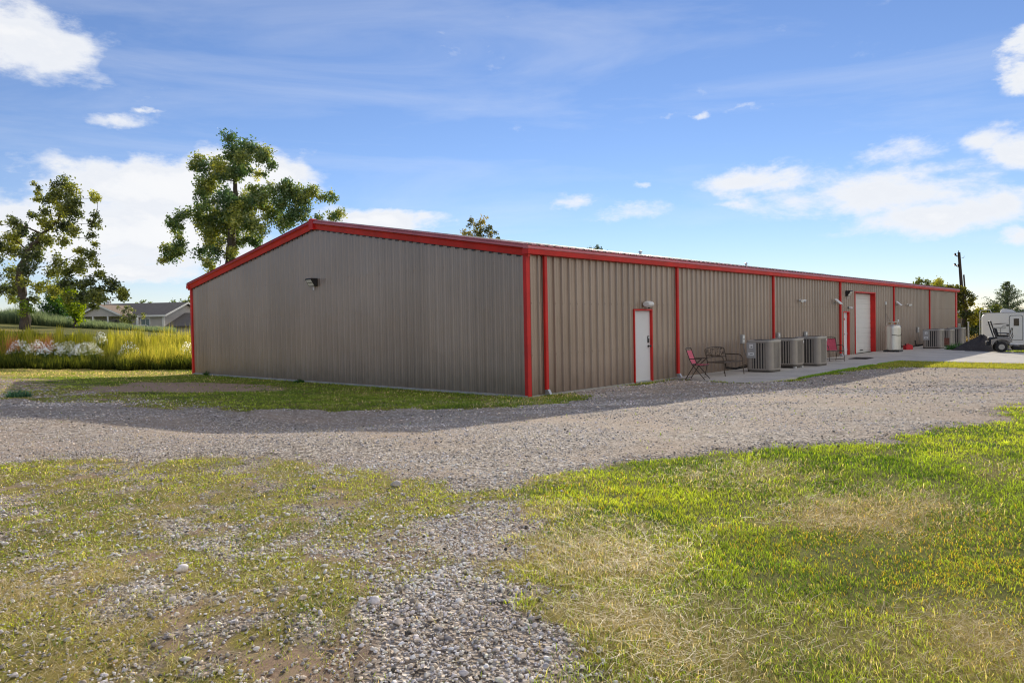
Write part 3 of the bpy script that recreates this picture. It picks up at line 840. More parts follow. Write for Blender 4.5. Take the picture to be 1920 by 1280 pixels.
# ------------------------------------------------------------------ ground fields
def sd(x, y, poly):
    """signed distance, positive inside"""
    P = np.asarray(poly, float); n = len(P)
    d = np.full(x.shape, 1e9); ins = np.zeros(x.shape, bool)
    for i in range(n):
        ax, ay = P[i]; bx, by = P[(i + 1) % n]
        ex, ey = bx - ax, by - ay
        t = np.clip(((x - ax) * ex + (y - ay) * ey) / (ex * ex + ey * ey + 1e-12), 0, 1)
        d = np.minimum(d, np.hypot(x - ax - t * ex, y - ay - t * ey))
        c = ((ay > y) != (by > y)) & (x < ex * (y - ay) / (by - ay + 1e-12) + ax)
        ins ^= c
    return np.where(ins, d, -d)

def W2(pxs): return [tuple(gp(u, v)[:2]) for u, v in pxs]

up_edge = W2([(0, 750), (120, 754), (350, 764), (600, 769), (800, 768), (960, 764), (1060, 754), (1112, 748)])
lo_edge = W2([(1919, 764), (1900, 776), (1800, 801), (1650, 826), (1440, 840), (1180, 862), (960, 902), (880, 922), (700, 890), (480, 853), (200, 853), (0, 866)])
DRIVE = [(-11.5, 20.0)] + up_edge + [(1.2, -0.4), (1.6, -0.03), (6.7, -0.03), (5.55, -2.95), (8.7, -3.3), (13.0, -3.7), (15.6, -4.6), (15.7, -7.8), (15.2, -18.0), (13.0, -19.5)] + lo_edge + [(-15, 1.5), (-20, 8)]
PATCH = W2([(880, 950), (960, 968), (1035, 988), (990, 1012), (1020, 1050), (975, 1090), (1060, 1165), (1235, 1290), (1260, 1340), (400, 1340), (480, 1250), (560, 1190), (640, 1125), (715, 1062), (600, 1036), (540, 1012), (700, 998), (800, 978)])
LAWN_EDGE = W2([(870, 905), (1180, 858), (1440, 835), (1700, 815), (1919, 760)])
STRIP_DIRT = W2([(150, 728), (260, 717), (380, 716), (480, 722), (520, 731), (420, 736), (300, 735), (200, 737)])
DRY_SPOTS = [(W2([p])[0], a, s_ * .62) for p, a, s_ in [((1640, 960), .9, .75), ((1560, 985), .6, .5), ((1720, 945), .7, .6), ((1250, 1230), .9, .8), ((1130, 1150), .6, .5), ((1150, 1060), .8, .6), ((1080, 1020), .5, .6), ((1880, 1210), .9, .6), ((1700, 1230), .5, .5), ((1430, 890), .5, .9), ((1500, 1130), .2, .5), ((1320, 900), .5, .8), ((150, 1080), .35, .7), ((1020, 960), .4, .5)]]
RUST_SPOTS = [(W2([p])[0], a, s_) for p, a, s_ in [((1650, 1030), .8, .8), ((1800, 1060), .7, .7), ((1750, 1010), .5, .6), ((800, 1190), .8, .25), ((1100, 930), .5, .5), ((870, 1200), .5, .3), ((90, 1260), .6, .35), ((1900, 1130), .6, .5)]]

def fields(x, y):
    """grass density, gravel, dryness, rust tint, all 0..1"""
    x = np.asarray(x, float); y = np.asarray(y, float)
    n1 = fbm(x * 0.9, y * 0.9, 11, 4) - 0.5
    n2 = fbm(x * 3.1, y * 3.1, 23, 4) - 0.5
    sdr = sd(x, y, DRIVE); spt = sd(x, y, PATCH)
    nearcam = np.hypot(x - CAM[0], y - CAM[1])
    k = np.clip(nearcam / 9.0, 0.35, 1.4)
    drive = S(0.5 + (sdr + n1 * 1.1 * k + n2 * 0.7 * k) / (0.35 * k))
    patch = S(0.5 + (spt + n1 * 0.9 + n2 * 0.55) / 0.28)
    gravel = np.maximum(drive, patch)
    lat = (x - CAM[0]) * RH[0] + (y - CAM[1]) * RH[1]
    D = (x - CAM[0]) * FH[0] + (y - CAM[1]) * FH[1]
    left = S((-lat / np.maximum(D, .5) + 0.10) / 0.16) * S((-x - 6.3) / 1.2)       # thin turf left of the gravel patch
    c = fbm(x * 1.7 + 5, y * 1.7, 41, 4)
    c = 0.5 * c + 0.5 * fbm(x * 6.5, y * 6.5, 43, 3); thin = S((c - 0.385) / 0.15)
    dens = 1.0 - left * (1 - (0.36 + 0.62 * thin))
    gr_left = left * (1 - 0.72 * thin) * S((fbm(x * 3.4, y * 3.4 + 9, 57, 4) - 0.37) / 0.12)
    gravel = np.maximum(gravel, np.maximum(gr_left * 0.85, 0.20 * left))
    tuft = S((fbm(x * 2.0 + 1, y * 2.0, 203, 4) - .52) / .1)
    dens = dens * (1 - drive * 0.995) * (1 - patch * (0.95 - 0.55 * tuft))
    gravel = gravel * (1 - 0.5 * patch * tuft)
    sdd = sd(x, y, STRIP_DIRT)
    bare = S(0.5 + (sdd + n1 * 2.0 + n2 * 1.0) / 0.9)
    dens = dens * (1 - 0.93 * bare)
    # worn earth towards the left end of the strip
    worn = S((-x - 4.6) / 2) * S((y - 7) / 4) * (1 - S((y - 17.5) / 3))
    dens = dens * (1 - 0.65 * worn * S((fbm(x * 1.2, y * 1.2, 77, 3) - .38) / .2))
    dry = np.zeros_like(x); rust = np.zeros_like(x)
    for (px, py), a, s_ in DRY_SPOTS: dry = dry + a * np.exp(-((x - px) ** 2 + (y - py) ** 2) / (s_ * s_))
    for (px, py), a, s_ in RUST_SPOTS: rust = rust + a * np.exp(-((x - px) ** 2 + (y - py) ** 2) / (s_ * s_))
    dry = dry * (0.3 + 1.4 * fbm(x * 2.6, y * 2.6, 31, 4)) * 0.85 + 0.35 * S((fbm(x * 1.1 + 3, y * 1.1, 91, 4) - 0.54) / 0.2)
    dry = dry + 0.42 * left
    rust = rust * (0.4 + 1.2 * fbm(x * 3.0, y * 3.0, 37, 3))
    nearg = S((x + 6.5) / 1.5) * S((y + 2.5) / 1.0) * (1 - S((y - 18) / 2))
    dry = dry + 0.35 * nearg * S((fbm(x * 2.1, y * 2.1, 63, 4) - .4) / .25)
    sunny = 1.3 * S((y - 16.0) / 2) * (1 - S((D - 45) / 10)) * S((2 - x) / 3)
    dry = dry + 0.75 * sunny
    return np.clip(dens, 0, 1), np.clip(gravel, 0, 1), np.clip(dry, 0, 1), np.clip(rust, 0, 1)

SLABP = [(5.62, -2.85), (8.7, -3.13), (15.2, -3.02), (18.85, -3.25), (18.6, -5.2), (18.4, -8), (18.0, -20), (27.2, -20), (28.6, -3.6), (40.5, -2.6), (40.5, 0), (6.75, -0.0)]

# ------------------------------------------------------------------ ground sheet
def gridline(parts):
    out = []
    for a, b, st in parts: out += list(np.arange(a, b, st))
    return np.array(out)
far = list(-np.geomspace(4000, 45, 22))
gxs = np.concatenate([far, gridline([(-42, -15, 1.0), (-15, 7, 0.13), (7, 50, 0.5), (50, 130, 4)]), np.geomspace(135, 4000, 18)])
gys = np.concatenate([far, gridline([(-42, -14, 1.0), (-14, 4, 0.13), (4, 50, 0.5), (50, 150, 4)]), np.geomspace(155, 4000, 18)])
X, Y = np.meshgrid(gxs, gys)
Z = terr(X, Y)
dist = np.hypot(X, Y); Z = Z - 0.0 * dist
V = np.stack([X, Y, Z], -1).reshape(-1, 3)
ny, nx = X.shape
ii = (np.arange(ny - 1)[:, None] * nx + np.arange(nx - 1)[None, :]).ravel()
Fq = np.stack([ii, ii + 1, ii + nx + 1, ii + nx], 1)
dn, gv, dr, ru = fields(X.ravel(), Y.ravel())
fld = np.stack([dn, gv, dr], 1)


def gravel_nodes(nt, L, vec):
    """returns colour socket, height socket of crushed stone"""
    v1 = N(nt, 'ShaderNodeTexVoronoi', i_Scale=42.0); L(vec, v1.inputs['Vector'])
    v2 = N(nt, 'ShaderNodeTexVoronoi', i_Scale=13.0); L(vec, v2.inputs['Vector'])
    no = N(nt, 'ShaderNodeTexNoise', i_Scale=0.55, i_Detail=6.0, i_Roughness=0.65); L(vec, no.inputs['Vector'])
    nf = N(nt, 'ShaderNodeTexNoise', i_Scale=4.0, i_Detail=8.0, i_Roughness=0.75); L(vec, nf.inputs['Vector'])
    sx = N(nt, 'ShaderNodeSeparateColor'); L(v1.outputs['Color'], sx.inputs[0])
    sx2 = N(nt, 'ShaderNodeSeparateColor'); L(v2.outputs['Color'], sx2.inputs[0])
    cr = ramp(nt, [(0.0, (0.12, 0.10, 0.085)), (0.3, (0.29, 0.24, 0.195)), (0.65, (0.43, 0.37, 0.305)), (1.0, (0.70, 0.64, 0.56))]); L(sx.outputs[0], cr.inputs[0])
    cr2 = ramp(nt, [(0.0, (0.62, 0.6, 0.58)), (0.5, (1, 1, 1)), (1.0, (1.25, 1.24, 1.24))]); L(sx2.outputs[1], cr2.inputs[0])
    mu = N(nt, 'ShaderNodeMix', data_type='RGBA', blend_type='MULTIPLY', i_0=0.8); L(cr.outputs[0], mu.inputs[6]); L(cr2.outputs[0], mu.inputs[7])
    dirt = ramp(nt, [(0.3, (0.38, 0.28, 0.20)), (0.7, (0.54, 0.43, 0.33))]); L(nf.outputs['Fac'], dirt.inputs[0])
    fr = ramp(nt, [(0.42, (0, 0, 0)), (0.60, (0.75, 0.75, 0.75))]); L(no.outputs['Fac'], fr.inputs[0])
    mx = N(nt, 'ShaderNodeMix', data_type='RGBA'); L(fr.outputs[0], mx.inputs[0]); L(mu.outputs[2], mx.inputs[6]); L(dirt.outputs[0], mx.inputs[7])
    ha = N(nt, 'ShaderNodeMath', operation='ADD'); L(v1.outputs['Distance'], ha.inputs[0]); L(sx.outputs[0], ha.inputs[1])
    return mx.outputs[2], ha.outputs[0], nf


def ground_material():
    m, nt, out = _nt('ground_soil_turf'); L = nt.links.new
    tc = N(nt, 'ShaderNodeTexCoord'); vec = tc.outputs['Object']
    gc, gh, nf = gravel_nodes(nt, L, vec)
    at = N(nt, 'ShaderNodeVertexColor', layer_name='Col'); sp = N(nt, 'ShaderNodeSeparateColor'); L(at.outputs[0], sp.inputs[0])
    ng = N(nt, 'ShaderNodeTexNoise', i_Scale=9.0, i_Detail=12.0, i_Roughness=0.86); L(vec, ng.inputs['Vector'])
    nl = N(nt, 'ShaderNodeTexNoise', i_Scale=0.35, i_Detail=5.0); L(vec, nl.inputs['Vector'])
    soil = ramp(nt, [(0.3, (0.26, 0.165, 0.105)), (0.5, (0.42, 0.295, 0.205)), (0.7, (0.56, 0.43, 0.32))]); L(ng.outputs['Fac'], soil.inputs[0])
    turf = ramp(nt, [(0.36, (0.035, 0.042, 0.010)), (0.52, (0.15, 0.16, 0.03)), (0.68, (0.34, 0.31, 0.08))]); L(ng.outputs['Fac'], turf.inputs[0])
    dry = ramp(nt, [(0.3, (0.27, 0.20, 0.045)), (0.7, (0.55, 0.43, 0.14))]); L(ng.outputs['Fac'], dry.inputs[0])
    td = N(nt, 'ShaderNodeMix', data_type='RGBA'); L(sp.outputs[2], td.inputs[0]); L(turf.outputs[0], td.inputs[6]); L(dry.outputs[0], td.inputs[7])
    # fractal edge between soil and turf
    e1 = N(nt, 'ShaderNodeMath', operation='MULTIPLY_ADD'); e1.inputs[1].default_value = 1.1; e1.inputs[2].default_value = -0.55; L(ng.outputs['Fac'], e1.inputs[0])
    e2 = N(nt, 'ShaderNodeMath', operation='ADD'); L(sp.outputs[0], e2.inputs[0]); L(e1.outputs[0], e2.inputs[1])
    e3 = N(nt, 'ShaderNodeMapRange', i_1=0.35, i_2=0.62); L(e2.outputs[0], e3.inputs[0])
    st = N(nt, 'ShaderNodeMix', data_type='RGBA'); L(e3.outputs[0], st.inputs[0]); L(soil.outputs[0], st.inputs[6]); L(td.outputs[2], st.inputs[7])
    g2 = N(nt, 'ShaderNodeMath', operation='ADD'); L(sp.outputs[1], g2.inputs[0]); L(e1.outputs[0], g2.inputs[1])
    g3 = N(nt, 'ShaderNodeMapRange', i_1=0.4, i_2=0.65); L(g2.outputs[0], g3.inputs[0])
    fin = N(nt, 'ShaderNodeMix', data_type='RGBA'); L(g3.outputs[0], fin.inputs[0]); L(st.outputs[2], fin.inputs[6]); L(gc, fin.inputs[7])
    p = N(nt, 'ShaderNodeBsdfPrincipled', i_Roughness=0.95); p.inputs['Specular IOR Level'].default_value = 0.15
    L(fin.outputs[2], p.inputs['Base Color'])
    hm = N(nt, 'ShaderNodeMix', data_type='FLOAT'); L(g3.outputs[0], hm.inputs[0]); L(ng.outputs['Fac'], hm.inputs[2]); L(gh, hm.inputs[3])
    b = N(nt, 'ShaderNodeBump', i_Strength=0.8, i_Distance=0.03); L(hm.outputs[0], b.inputs['Height']); L(b.outputs[0], p.inputs['Normal'])
    L(p.outputs[0], out.inputs[0])
    return m


o = np_obj('ground', V, Fq, 4, ground_material(), col=fld, smooth=True)
tag(o, 'soil and mown turf ground around the metal building', 'ground', kind='structure')


def gravel_material():
    m, nt, out = _nt('crushed_stone_drive'); L = nt.links.new
    tc = N(nt, 'ShaderNodeTexCoord')
    gc, gh, nf = gravel_nodes(nt, L, tc.outputs['Object'])
    p = N(nt, 'ShaderNodeBsdfPrincipled', i_Roughness=0.92); p.inputs['Specular IOR Level'].default_value = 0.2
    L(gc, p.inputs['Base Color'])
    b = N(nt, 'ShaderNodeBump', i_Strength=0.6, i_Distance=0.025); L(gh, b.inputs['Height']); L(b.outputs[0], p.inputs['Normal'])
    L(p.outputs[0], out.inputs[0])
    return m


# gravel drive as its own sheet 4 mm above the soil
dx = np.arange(-22, 17, 0.16); dy = np.arange(-20, 20, 0.16)
DX, DY = np.meshgrid(dx, dy)
dmask_v = fields(DX.ravel(), DY.ravel())
sdv = sd(DX.ravel(), DY.ravel(), DRIVE)
nn1 = fbm(DX.ravel() * .9, DY.ravel() * .9, 11, 4) - .5; nn2 = fbm(DX.ravel() * 3.1, DY.ravel() * 3.1, 23, 4) - .5
kk = np.clip(np.hypot(DX.ravel() - CAM[0], DY.ravel() - CAM[1]) / 9.0, .35, 1.4)
inside = (sdv + nn1 * 1.1 * kk + nn2 * .7 * kk > 0.05) & ~((DX.ravel() > -0.02) & (DY.ravel() > -0.02))
insq = inside.reshape(DX.shape)
nyd, nxd = DX.shape
q = insq[:-1, :-1] & insq[1:, :-1] & insq[:-1, 1:] & insq[1:, 1:]
ii = (np.arange(nyd - 1)[:, None] * nxd + np.arange(nxd - 1)[None, :])[q]
Fd = np.stack([ii, ii + 1, ii + nxd + 1, ii + nxd], 1)
used = np.unique(Fd); remap = -np.ones(nxd * nyd, int); remap[used] = np.arange(len(used))
Vd = np.stack([DX.ravel(), DY.ravel(), terr(DX.ravel(), DY.ravel()) - 0.012 + 0.017 * S((sdv + nn1 * 1.1 * kk + nn2 * .7 * kk - .05) / .3)], 1)[used]
o = np_obj('gravel_driveway', Vd, remap[Fd], 4, gravel_material(), smooth=True)
tag(o, 'grey crushed stone driveway curving past the building', 'driveway', kind='structure')

# concrete walk and apron
def slab_material():
    m, nt, out = _nt('walk_concrete'); L = nt.links.new
    tc = N(nt, 'ShaderNodeTexCoord')
    n1 = N(nt, 'ShaderNodeTexNoise', i_Scale=0.7, i_Detail=8.0, i_Roughness=.7); L(tc.outputs['Object'], n1.inputs['Vector'])
    n2 = N(nt, 'ShaderNodeTexNoise', i_Scale=25.0, i_Detail=4.0); L(tc.outputs['Object'], n2.inputs['Vector'])
    r1 = ramp(nt, [(0.3, (0.44, 0.41, 0.365)), (0.5, (0.56, 0.53, 0.475)), (0.7, (0.66, 0.62, 0.56))]); L(n1.outputs['Fac'], r1.inputs[0])
    r2 = ramp(nt, [(0.3, (.85, .85, .85)), (.7, (1.05, 1.05, 1.05))]); L(n2.outputs['Fac'], r2.inputs[0])
    mu = N(nt, 'ShaderNodeMix', data_type='RGBA', blend_type='MULTIPLY', i_0=1.0); L(r1.outputs[0], mu.inputs[6]); L(r2.outputs[0], mu.inputs[7])
    # control joints every 3.05 m along x
    sp = N(nt, 'ShaderNodeSeparateXYZ'); L(tc.outputs['Object'], sp.inputs[0])
    md = N(nt, 'ShaderNodeMath', operation='PINGPONG'); md.inputs[1].default_value = 1.525; L(sp.outputs[0], md.inputs[0])
    lt = N(nt, 'ShaderNodeMath', operation='LESS_THAN'); lt.inputs[1].default_value = 0.012; L(md.outputs[0], lt.inputs[0])
    mx = N(nt, 'ShaderNodeMix', data_type='RGBA'); mx.inputs[7].default_value = (0.16, 0.145, 0.12, 1); L(lt.outputs[0], mx.inputs[0]); L(mu.outputs[2], mx.inputs[6])
    p = N(nt, 'ShaderNodeBsdfPrincipled', i_Roughness=0.9); p.inputs['Specular IOR Level'].default_value = .25
    L(mx.outputs[2], p.inputs['Base Color'])
    b = N(nt, 'ShaderNodeBump', i_Strength=.2, i_Distance=.01); L(n2.outputs['Fac'], b.inputs['Height']); L(b.outputs[0], p.inputs['Normal'])
    L(p.outputs[0], out.inputs[0]); return m
mb = MB(); mb.prism(SLABP, -0.25, SLAB_Z, 'z')
o = mb.build('concrete_walk', slab_material()); tag(o, 'pale concrete walk and apron along the long wall', 'walkway', kind='structure')

# ------------------------------------------------------------------ loose cover: grass blades, straw, stones
def polar_samples(dens_fn, r0, r1, half=0.80, seed=1):
    g = np.random.default_rng(seed)
    rr = np.linspace(r0, r1, 400); dn_ = dens_fn(rr) * rr * 2 * half
    cdf = np.concatenate([[0], np.cumsum((dn_[1:] + dn_[:-1]) / 2 * np.diff(rr))])
    n = int(cdf[-1]); u = g.random(n) * cdf[-1]
    r = np.interp(u, cdf, rr); th = YAW + (g.random(n) * 2 - 1) * half
    return CAM[0] + r * np.cos(th), CAM[1] + r * np.sin(th), r, g


def in_building(x, y, m=0.0):
    return (x > -m) & (y > -m) & (x < GL + m) & (y < GW + m)


def blades(x, y, z, h, w, lean, col, g, az=None, dark=0.38):
    n = len(x)
    if az is None: az = g.random(n) * 2 * PI
    la = az + PI / 2 + g.normal(0, .5, n)
    s = np.stack([np.cos(az), np.sin(az), np.zeros(n)], 1) * (w / 2)[:, None]
    ld = np.stack([np.cos(la), np.sin(la), np.zeros(n)], 1)
    b = np.stack([x, y, z], 1)
    up = np.array([0, 0, 1.0])
    cl = np.sqrt(np.clip(1 - lean ** 2, 0.01, 1))
    mid = b + ld * (h * lean * 0.42)[:, None] + up * (h * (0.6 * cl + 0.06))[:, None]
    tip = b + ld * (h * lean)[:, None] + up * (h * cl)[:, None]
    V = np.stack([b - s, b + s, mid - s * .8, mid + s * .8, tip], 1)
    F = np.array([[0, 1, 3], [0, 3, 2], [2, 3, 4]])[None] + (np.arange(n) * 5)[:, None, None]
    C = np.stack([col * dark, col * dark, col * .9, col * .9, col * 1.12], 1)  # blade feet darkened in colour to imitate shade between blades
    return V.reshape(-1, 3), F.reshape(-1, 3), C.reshape(-1, 3)


def mixc(a, b, t): return a + (b - a) * t[:, None]

GREEN = np.array([0.115, 0.160, 0.024]); LIME = np.array([0.265, 0.285, 0.045]); DKG = np.array([0.045, 0.085, 0.012])
STRAW = np.array([0.50, 0.40, 0.19]); RUST = np.array([0.30, 0.215, 0.045]); OLIVE = np.array([0.17, 0.18, 0.03]); BLUEG = np.array([0.06, 0.12, 0.03])


def turf_colour(x, y, dr, ru, g):
    n = len(x)
    a = np.clip(fbm(x * .7, y * .7, 3, 4) * 1.8 - .4 + g.normal(0, .22, n), 0, 1)
    c = mixc(np.tile(GREEN, (n, 1)), np.tile(LIME, (n, 1)), a) * (0.62 + .76 * fbm(x * 5.5, y * 5.5, 303, 3))[:, None]
    k = (fbm(x * 2.2, y * 2.2, 8, 3) > 0.58) & (g.random(n) < .5)
    c[k] = DKG
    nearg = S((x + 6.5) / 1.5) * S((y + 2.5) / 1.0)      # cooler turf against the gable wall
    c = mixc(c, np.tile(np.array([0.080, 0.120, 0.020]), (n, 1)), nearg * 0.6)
    p = g.random(n) < dr * 0.50
    c[p] = mixc(np.tile(OLIVE, (p.sum(), 1)), np.tile(STRAW, (p.sum(), 1)), np.clip(g.normal(.55, .35, p.sum()), 0, 1))
    q = g.random(n) < ru * 0.28
    c[q] = RUST
    return c * np.clip(g.normal(1, .16, n), .55, 1.5)[:, None]


LM_GRASS = leaf_mat('grass_blade', 0.52, 3.1, gloss=0.03)
x, y, r, g = polar_samples(lambda r: np.minimum(9000, 9000 * (4.4 / r) ** 1.75), 1.9, 46, 1.12, 5)
dn, gv, dr, ru = fields(x, y)
slab = sd(x, y, SLABP)
clump = S((fbm(x * 4.2, y * 4.2, 301, 3) - .30) / .22)
keep = (g.random(len(x)) < dn * (1 - .25 * dr) * (.35 + .65 * clump)) & ~in_building(x, y, 0.06) & (slab < -0.03)
x, y, r, dr, ru = x[keep], y[keep], r[keep], dr[keep], ru[keep]
lat_ = ((x - CAM[0]) * RH[0] + (y - CAM[1]) * RH[1]) / np.maximum((x - CAM[0]) * FH[0] + (y - CAM[1]) * FH[1], .5)
h = np.clip(g.normal(.034, .012, len(x)), .012, .085) * (0.72 + 0.5 * fbm(x * 1.3, y * 1.3, 61, 3))
h *= 1 + 0.75 * S((x + 6.5) / 1.5) * S((y + 2.5) / 1.0)
h *= np.where(lat_ < -0.02, .72, 1.0) * (1 - .3 * ru)
w = np.maximum(0.0028, 0.00085 * r) * g.uniform(.8, 1.3, len(x))
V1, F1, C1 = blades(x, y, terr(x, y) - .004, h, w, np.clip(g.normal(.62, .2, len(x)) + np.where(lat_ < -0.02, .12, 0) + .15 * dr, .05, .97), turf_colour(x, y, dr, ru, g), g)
# fringe along the front edge of the concrete walk
xe, ye = [], []
for (ax, ay), (bx, by) in zip(SLABP[0:4], SLABP[1:5]):
    L_ = math.hypot(bx - ax, by - ay); k = int(L_ * 1100)
    t_ = g.random(k); xe.append(ax + (bx - ax) * t_ + g.normal(0, .07, k)); ye.append(ay + (by - ay) * t_ - np.abs(g.normal(0, .06, k)) - .02)
xe = np.concatenate(xe); ye = np.concatenate(ye)
keep = (sd(xe, ye, SLABP) < -.01) & (xe > 8.6) & (fbm(xe * .8, ye * .8, 71, 3) > .36)
xe, ye = xe[keep], ye[keep]
hh = np.clip(g.normal(.04, .02, len(xe)), .015, .10)
ce = mixc(np.tile(np.array([.06, .13, .02]), (len(xe), 1)), np.tile(LIME, (len(xe), 1)), g.random(len(xe)) * .5)
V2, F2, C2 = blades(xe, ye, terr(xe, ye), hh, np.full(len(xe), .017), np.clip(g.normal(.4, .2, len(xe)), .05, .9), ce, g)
# grass strip beyond the drive, before the apron
k = 22000
x3 = g.uniform(15.2, 18.6, k); y3 = g.uniform(-19, -3.3, k)
keep = (sd(x3, y3, SLABP) < -.02) & (sd(x3, y3, DRIVE) < 0.1 * g.normal(1, 1, k)); x3, y3 = x3[keep], y3[keep]
c3 = mixc(np.tile(OLIVE, (len(x3), 1)), np.tile(np.array([.19, .17, .045]), (len(x3), 1)), g.random(len(x3)))
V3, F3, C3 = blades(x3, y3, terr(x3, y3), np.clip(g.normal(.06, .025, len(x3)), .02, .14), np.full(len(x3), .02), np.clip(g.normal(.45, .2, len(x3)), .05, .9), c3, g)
Vg = np.concatenate([V1, V2, V3]); Fg = np.concatenate([F1, F2 + len(V1), F3 + len(V1) + len(V2)]); Cg = np.concatenate([C1, C2, C3])
o = np_obj('grass', Vg, Fg, 3, LM_GRASS, col=Cg); tag(o, 'short green and yellowing grass growing over the yard', 'grass', kind='stuff')

# straw clippings lying on the lawn
x, y, r, g = polar_samples(lambda r: np.minimum(3400, 3400 * (4.6 / r) ** 1.9), 1.9, 22, 1.12, 15)
dn, gv, dr, ru = fields(x, y)
lat_ = ((x - CAM[0]) * RH[0] + (y - CAM[1]) * RH[1]) / np.maximum((x - CAM[0]) * FH[0] + (y - CAM[1]) * FH[1], .5)
pk_ = np.clip(dr * 1.1 - .12, 0, 1) * (0.15 + .85 * dn) * np.where(lat_ < -0.02, .6, .75)
keep = (g.random(len(x)) < pk_) & ~in_building(x, y, .3) & (sd(x, y, SLABP) < -.1) & (y < 1)
x, y, r = x[keep], y[keep], r[keep]; n = len(x)
az = g.random(n) * 2 * PI; ln = np.clip(g.gamma(4, .022, n), .03, .26); w = np.maximum(.0016, .00048 * r)
dirv = np.stack([np.cos(az), np.sin(az), np.zeros(n)], 1); sv = np.stack([-np.sin(az), np.cos(az), np.zeros(n)], 1) * (w / 2)[:, None]
cv = np.stack([-np.sin(az), np.cos(az), np.zeros(n)], 1) * (ln * g.normal(0, .16, n))[:, None]
b = np.stack([x, y, terr(x, y) + g.uniform(.008, .04, n)], 1)
mid = b + dirv * (ln * .5)[:, None] + cv + np.array([0, 0, 1.0]) * (g.uniform(.0, .035, n))[:, None]
tip = b + dirv * ln[:, None] + np.array([0, 0, 1.0]) * (g.uniform(-.01, .04, n))[:, None]
zz = np.array([0, 0, .0012])
Vs = np.stack([b - sv, b + sv, mid - sv + zz, mid + sv + zz, tip], 1).reshape(-1, 3)
Fs = (np.array([[0, 1, 3], [0, 3, 2], [2, 3, 4]])[None] + (np.arange(n) * 5)[:, None, None]).reshape(-1, 3)
cc = mixc(np.tile(np.array([.40, .30, .14]), (n, 1)), np.tile(np.array([.78, .68, .44]), (n, 1)), g.random(n))
o = np_obj('dry_grass', Vs, Fs, 3, leaf_mat('straw', .3, 1.15, gloss=.05), col=np.repeat(cc, 5, axis=0)); tag(o, 'pale straw clippings scattered over the lawn', 'dry grass', kind='stuff')


def stone_shapes(sub, k, seed):
    out = []
    g = np.random.default_rng(seed)
    bm = bmesh.new(); bmesh.ops.create_icosphere(bm, subdivisions=sub, radius=1.0); bm.verts.index_update()
    base = np.array([v.co[:] for v in bm.verts]); F = np.array([[v.index for v in f.verts] for f in bm.faces]); bm.free()
    for i in range(k):
        v = base.copy()
        for j in range(9):      # cut flat facets
            nrm = g.normal(0, 1, 3); nrm /= np.linalg.norm(nrm); d = g.uniform(.42, .8)
            t = v @ nrm; v = v - np.outer(np.maximum(0, t - d), nrm)
        v *= np.array([1.0, g.uniform(.65, .95), g.uniform(.5, .8)]); v += g.normal(0, .03, v.shape)
        out.append(v)
    return out, F


def stones(x, y, z, s, g, sub, seed):
    shapes, F = stone_shapes(sub, 8, seed); n = len(x); k = g.integers(0, 8, n)
    VV = np.stack(shapes)[k]                       # n,v,3
    az = g.random(n) * 2 * PI; ca, sa = np.cos(az), np.sin(az)
    tl = g.normal(0, .35, n); ct, st = np.cos(tl), np.sin(tl)
    X_ = VV[..., 0]; Y_ = VV[..., 1] * ct[:, None] - VV[..., 2] * st[:, None]; Z_ = VV[..., 1] * st[:, None] + VV[..., 2] * ct[:, None]
    Xr = X_ * ca[:, None] - Y_ * sa[:, None]; Yr = X_ * sa[:, None] + Y_ * ca[:, None]
    V = np.stack([Xr * s[:, None] + x[:, None], Yr * s[:, None] + y[:, None], Z_ * s[:, None] + z[:, None]], -1)
    nv = V.shape[1]
    FF = (F[None] + (np.arange(n) * nv)[:, None, None]).reshape(-1, 3)
    tone = np.clip(g.normal(.63, .24, n), .07, 1.0) * (0.36 + .52 * fbm(x * .9 + 3, y * .9, 171, 4) + .72 * fbm((x * .8 - y * .6) * .22, (x * .6 + y * .8) * 1.5, 173, 3))
    hue = g.random(n)
    col = np.stack([tone * (1.0 + .10 * (hue < .35)), tone * (0.95), tone * (.86 + .10 * (hue > .6) - .08 * (hue < .35))], 1)
    C = np.repeat(col, nv, axis=0)
    return V.reshape(-1, 3), FF, C


def stone_field(r0, r1, dfun, sfun, sub, seed, cap=None):
    x, y, r, g = polar_samples(dfun, r0, r1, 1.05, seed)
    dn, gv, dr, ru = fields(x, y)
    gm = (0.35 + .65 * S((fbm((x * .8 - y * .6) * .2, (x * .6 + y * .8) * 1.3, 137, 4) - .34) / .2)) * (0.45 + .55 * S((fbm(x * .8, y * .8, 133, 5) - .38) / .16))
    gv = gv * np.where(r < 7.4, .78 + .22 * gm, gm)
    keep = (g.random(len(x)) < gv * np.where(gv < .98, .75, 1.0)) & ~in_building(x, y, .05) & (sd(x, y, SLABP) < -.02)
    x, y, r = x[keep], y[keep], r[keep]
    s = sfun(r, g, len(x))
    z = terr(x, y) + s * g.uniform(.05, .45, len(x))
    return stones(x, y, z, s, g, sub, seed)
A = stone_field(1.9, 7.4, lambda r: np.minimum(5400, 5400 * (4.0 / r) ** 1.4), lambda r, g, n: np.clip(g.lognormal(-4.92, .42, n), .0032, .025), 2, 21)
B = stone_field(7.4, 30, lambda r: np.minimum(3600, 3600 * (7.4 / r) ** 1.9), lambda r, g, n: np.clip(g.lognormal(-4.95, .44, n), .0035, .024) * np.clip(r / 11, 1, 1.9), 1, 22)
Vst = np.concatenate([A[0], B[0]]); Fst = np.concatenate([A[1], B[1] + len(A[0])]); Cst = np.concatenate([np.minimum(A[2] * 1.2, .95), B[2]])
o = np_obj('gravel', Vst, Fst, 3, stone_mat('limestone_chips'), col=Cst); tag(o, 'loose grey crushed stones on the drive and in the worn turf', 'gravel', kind='stuff')

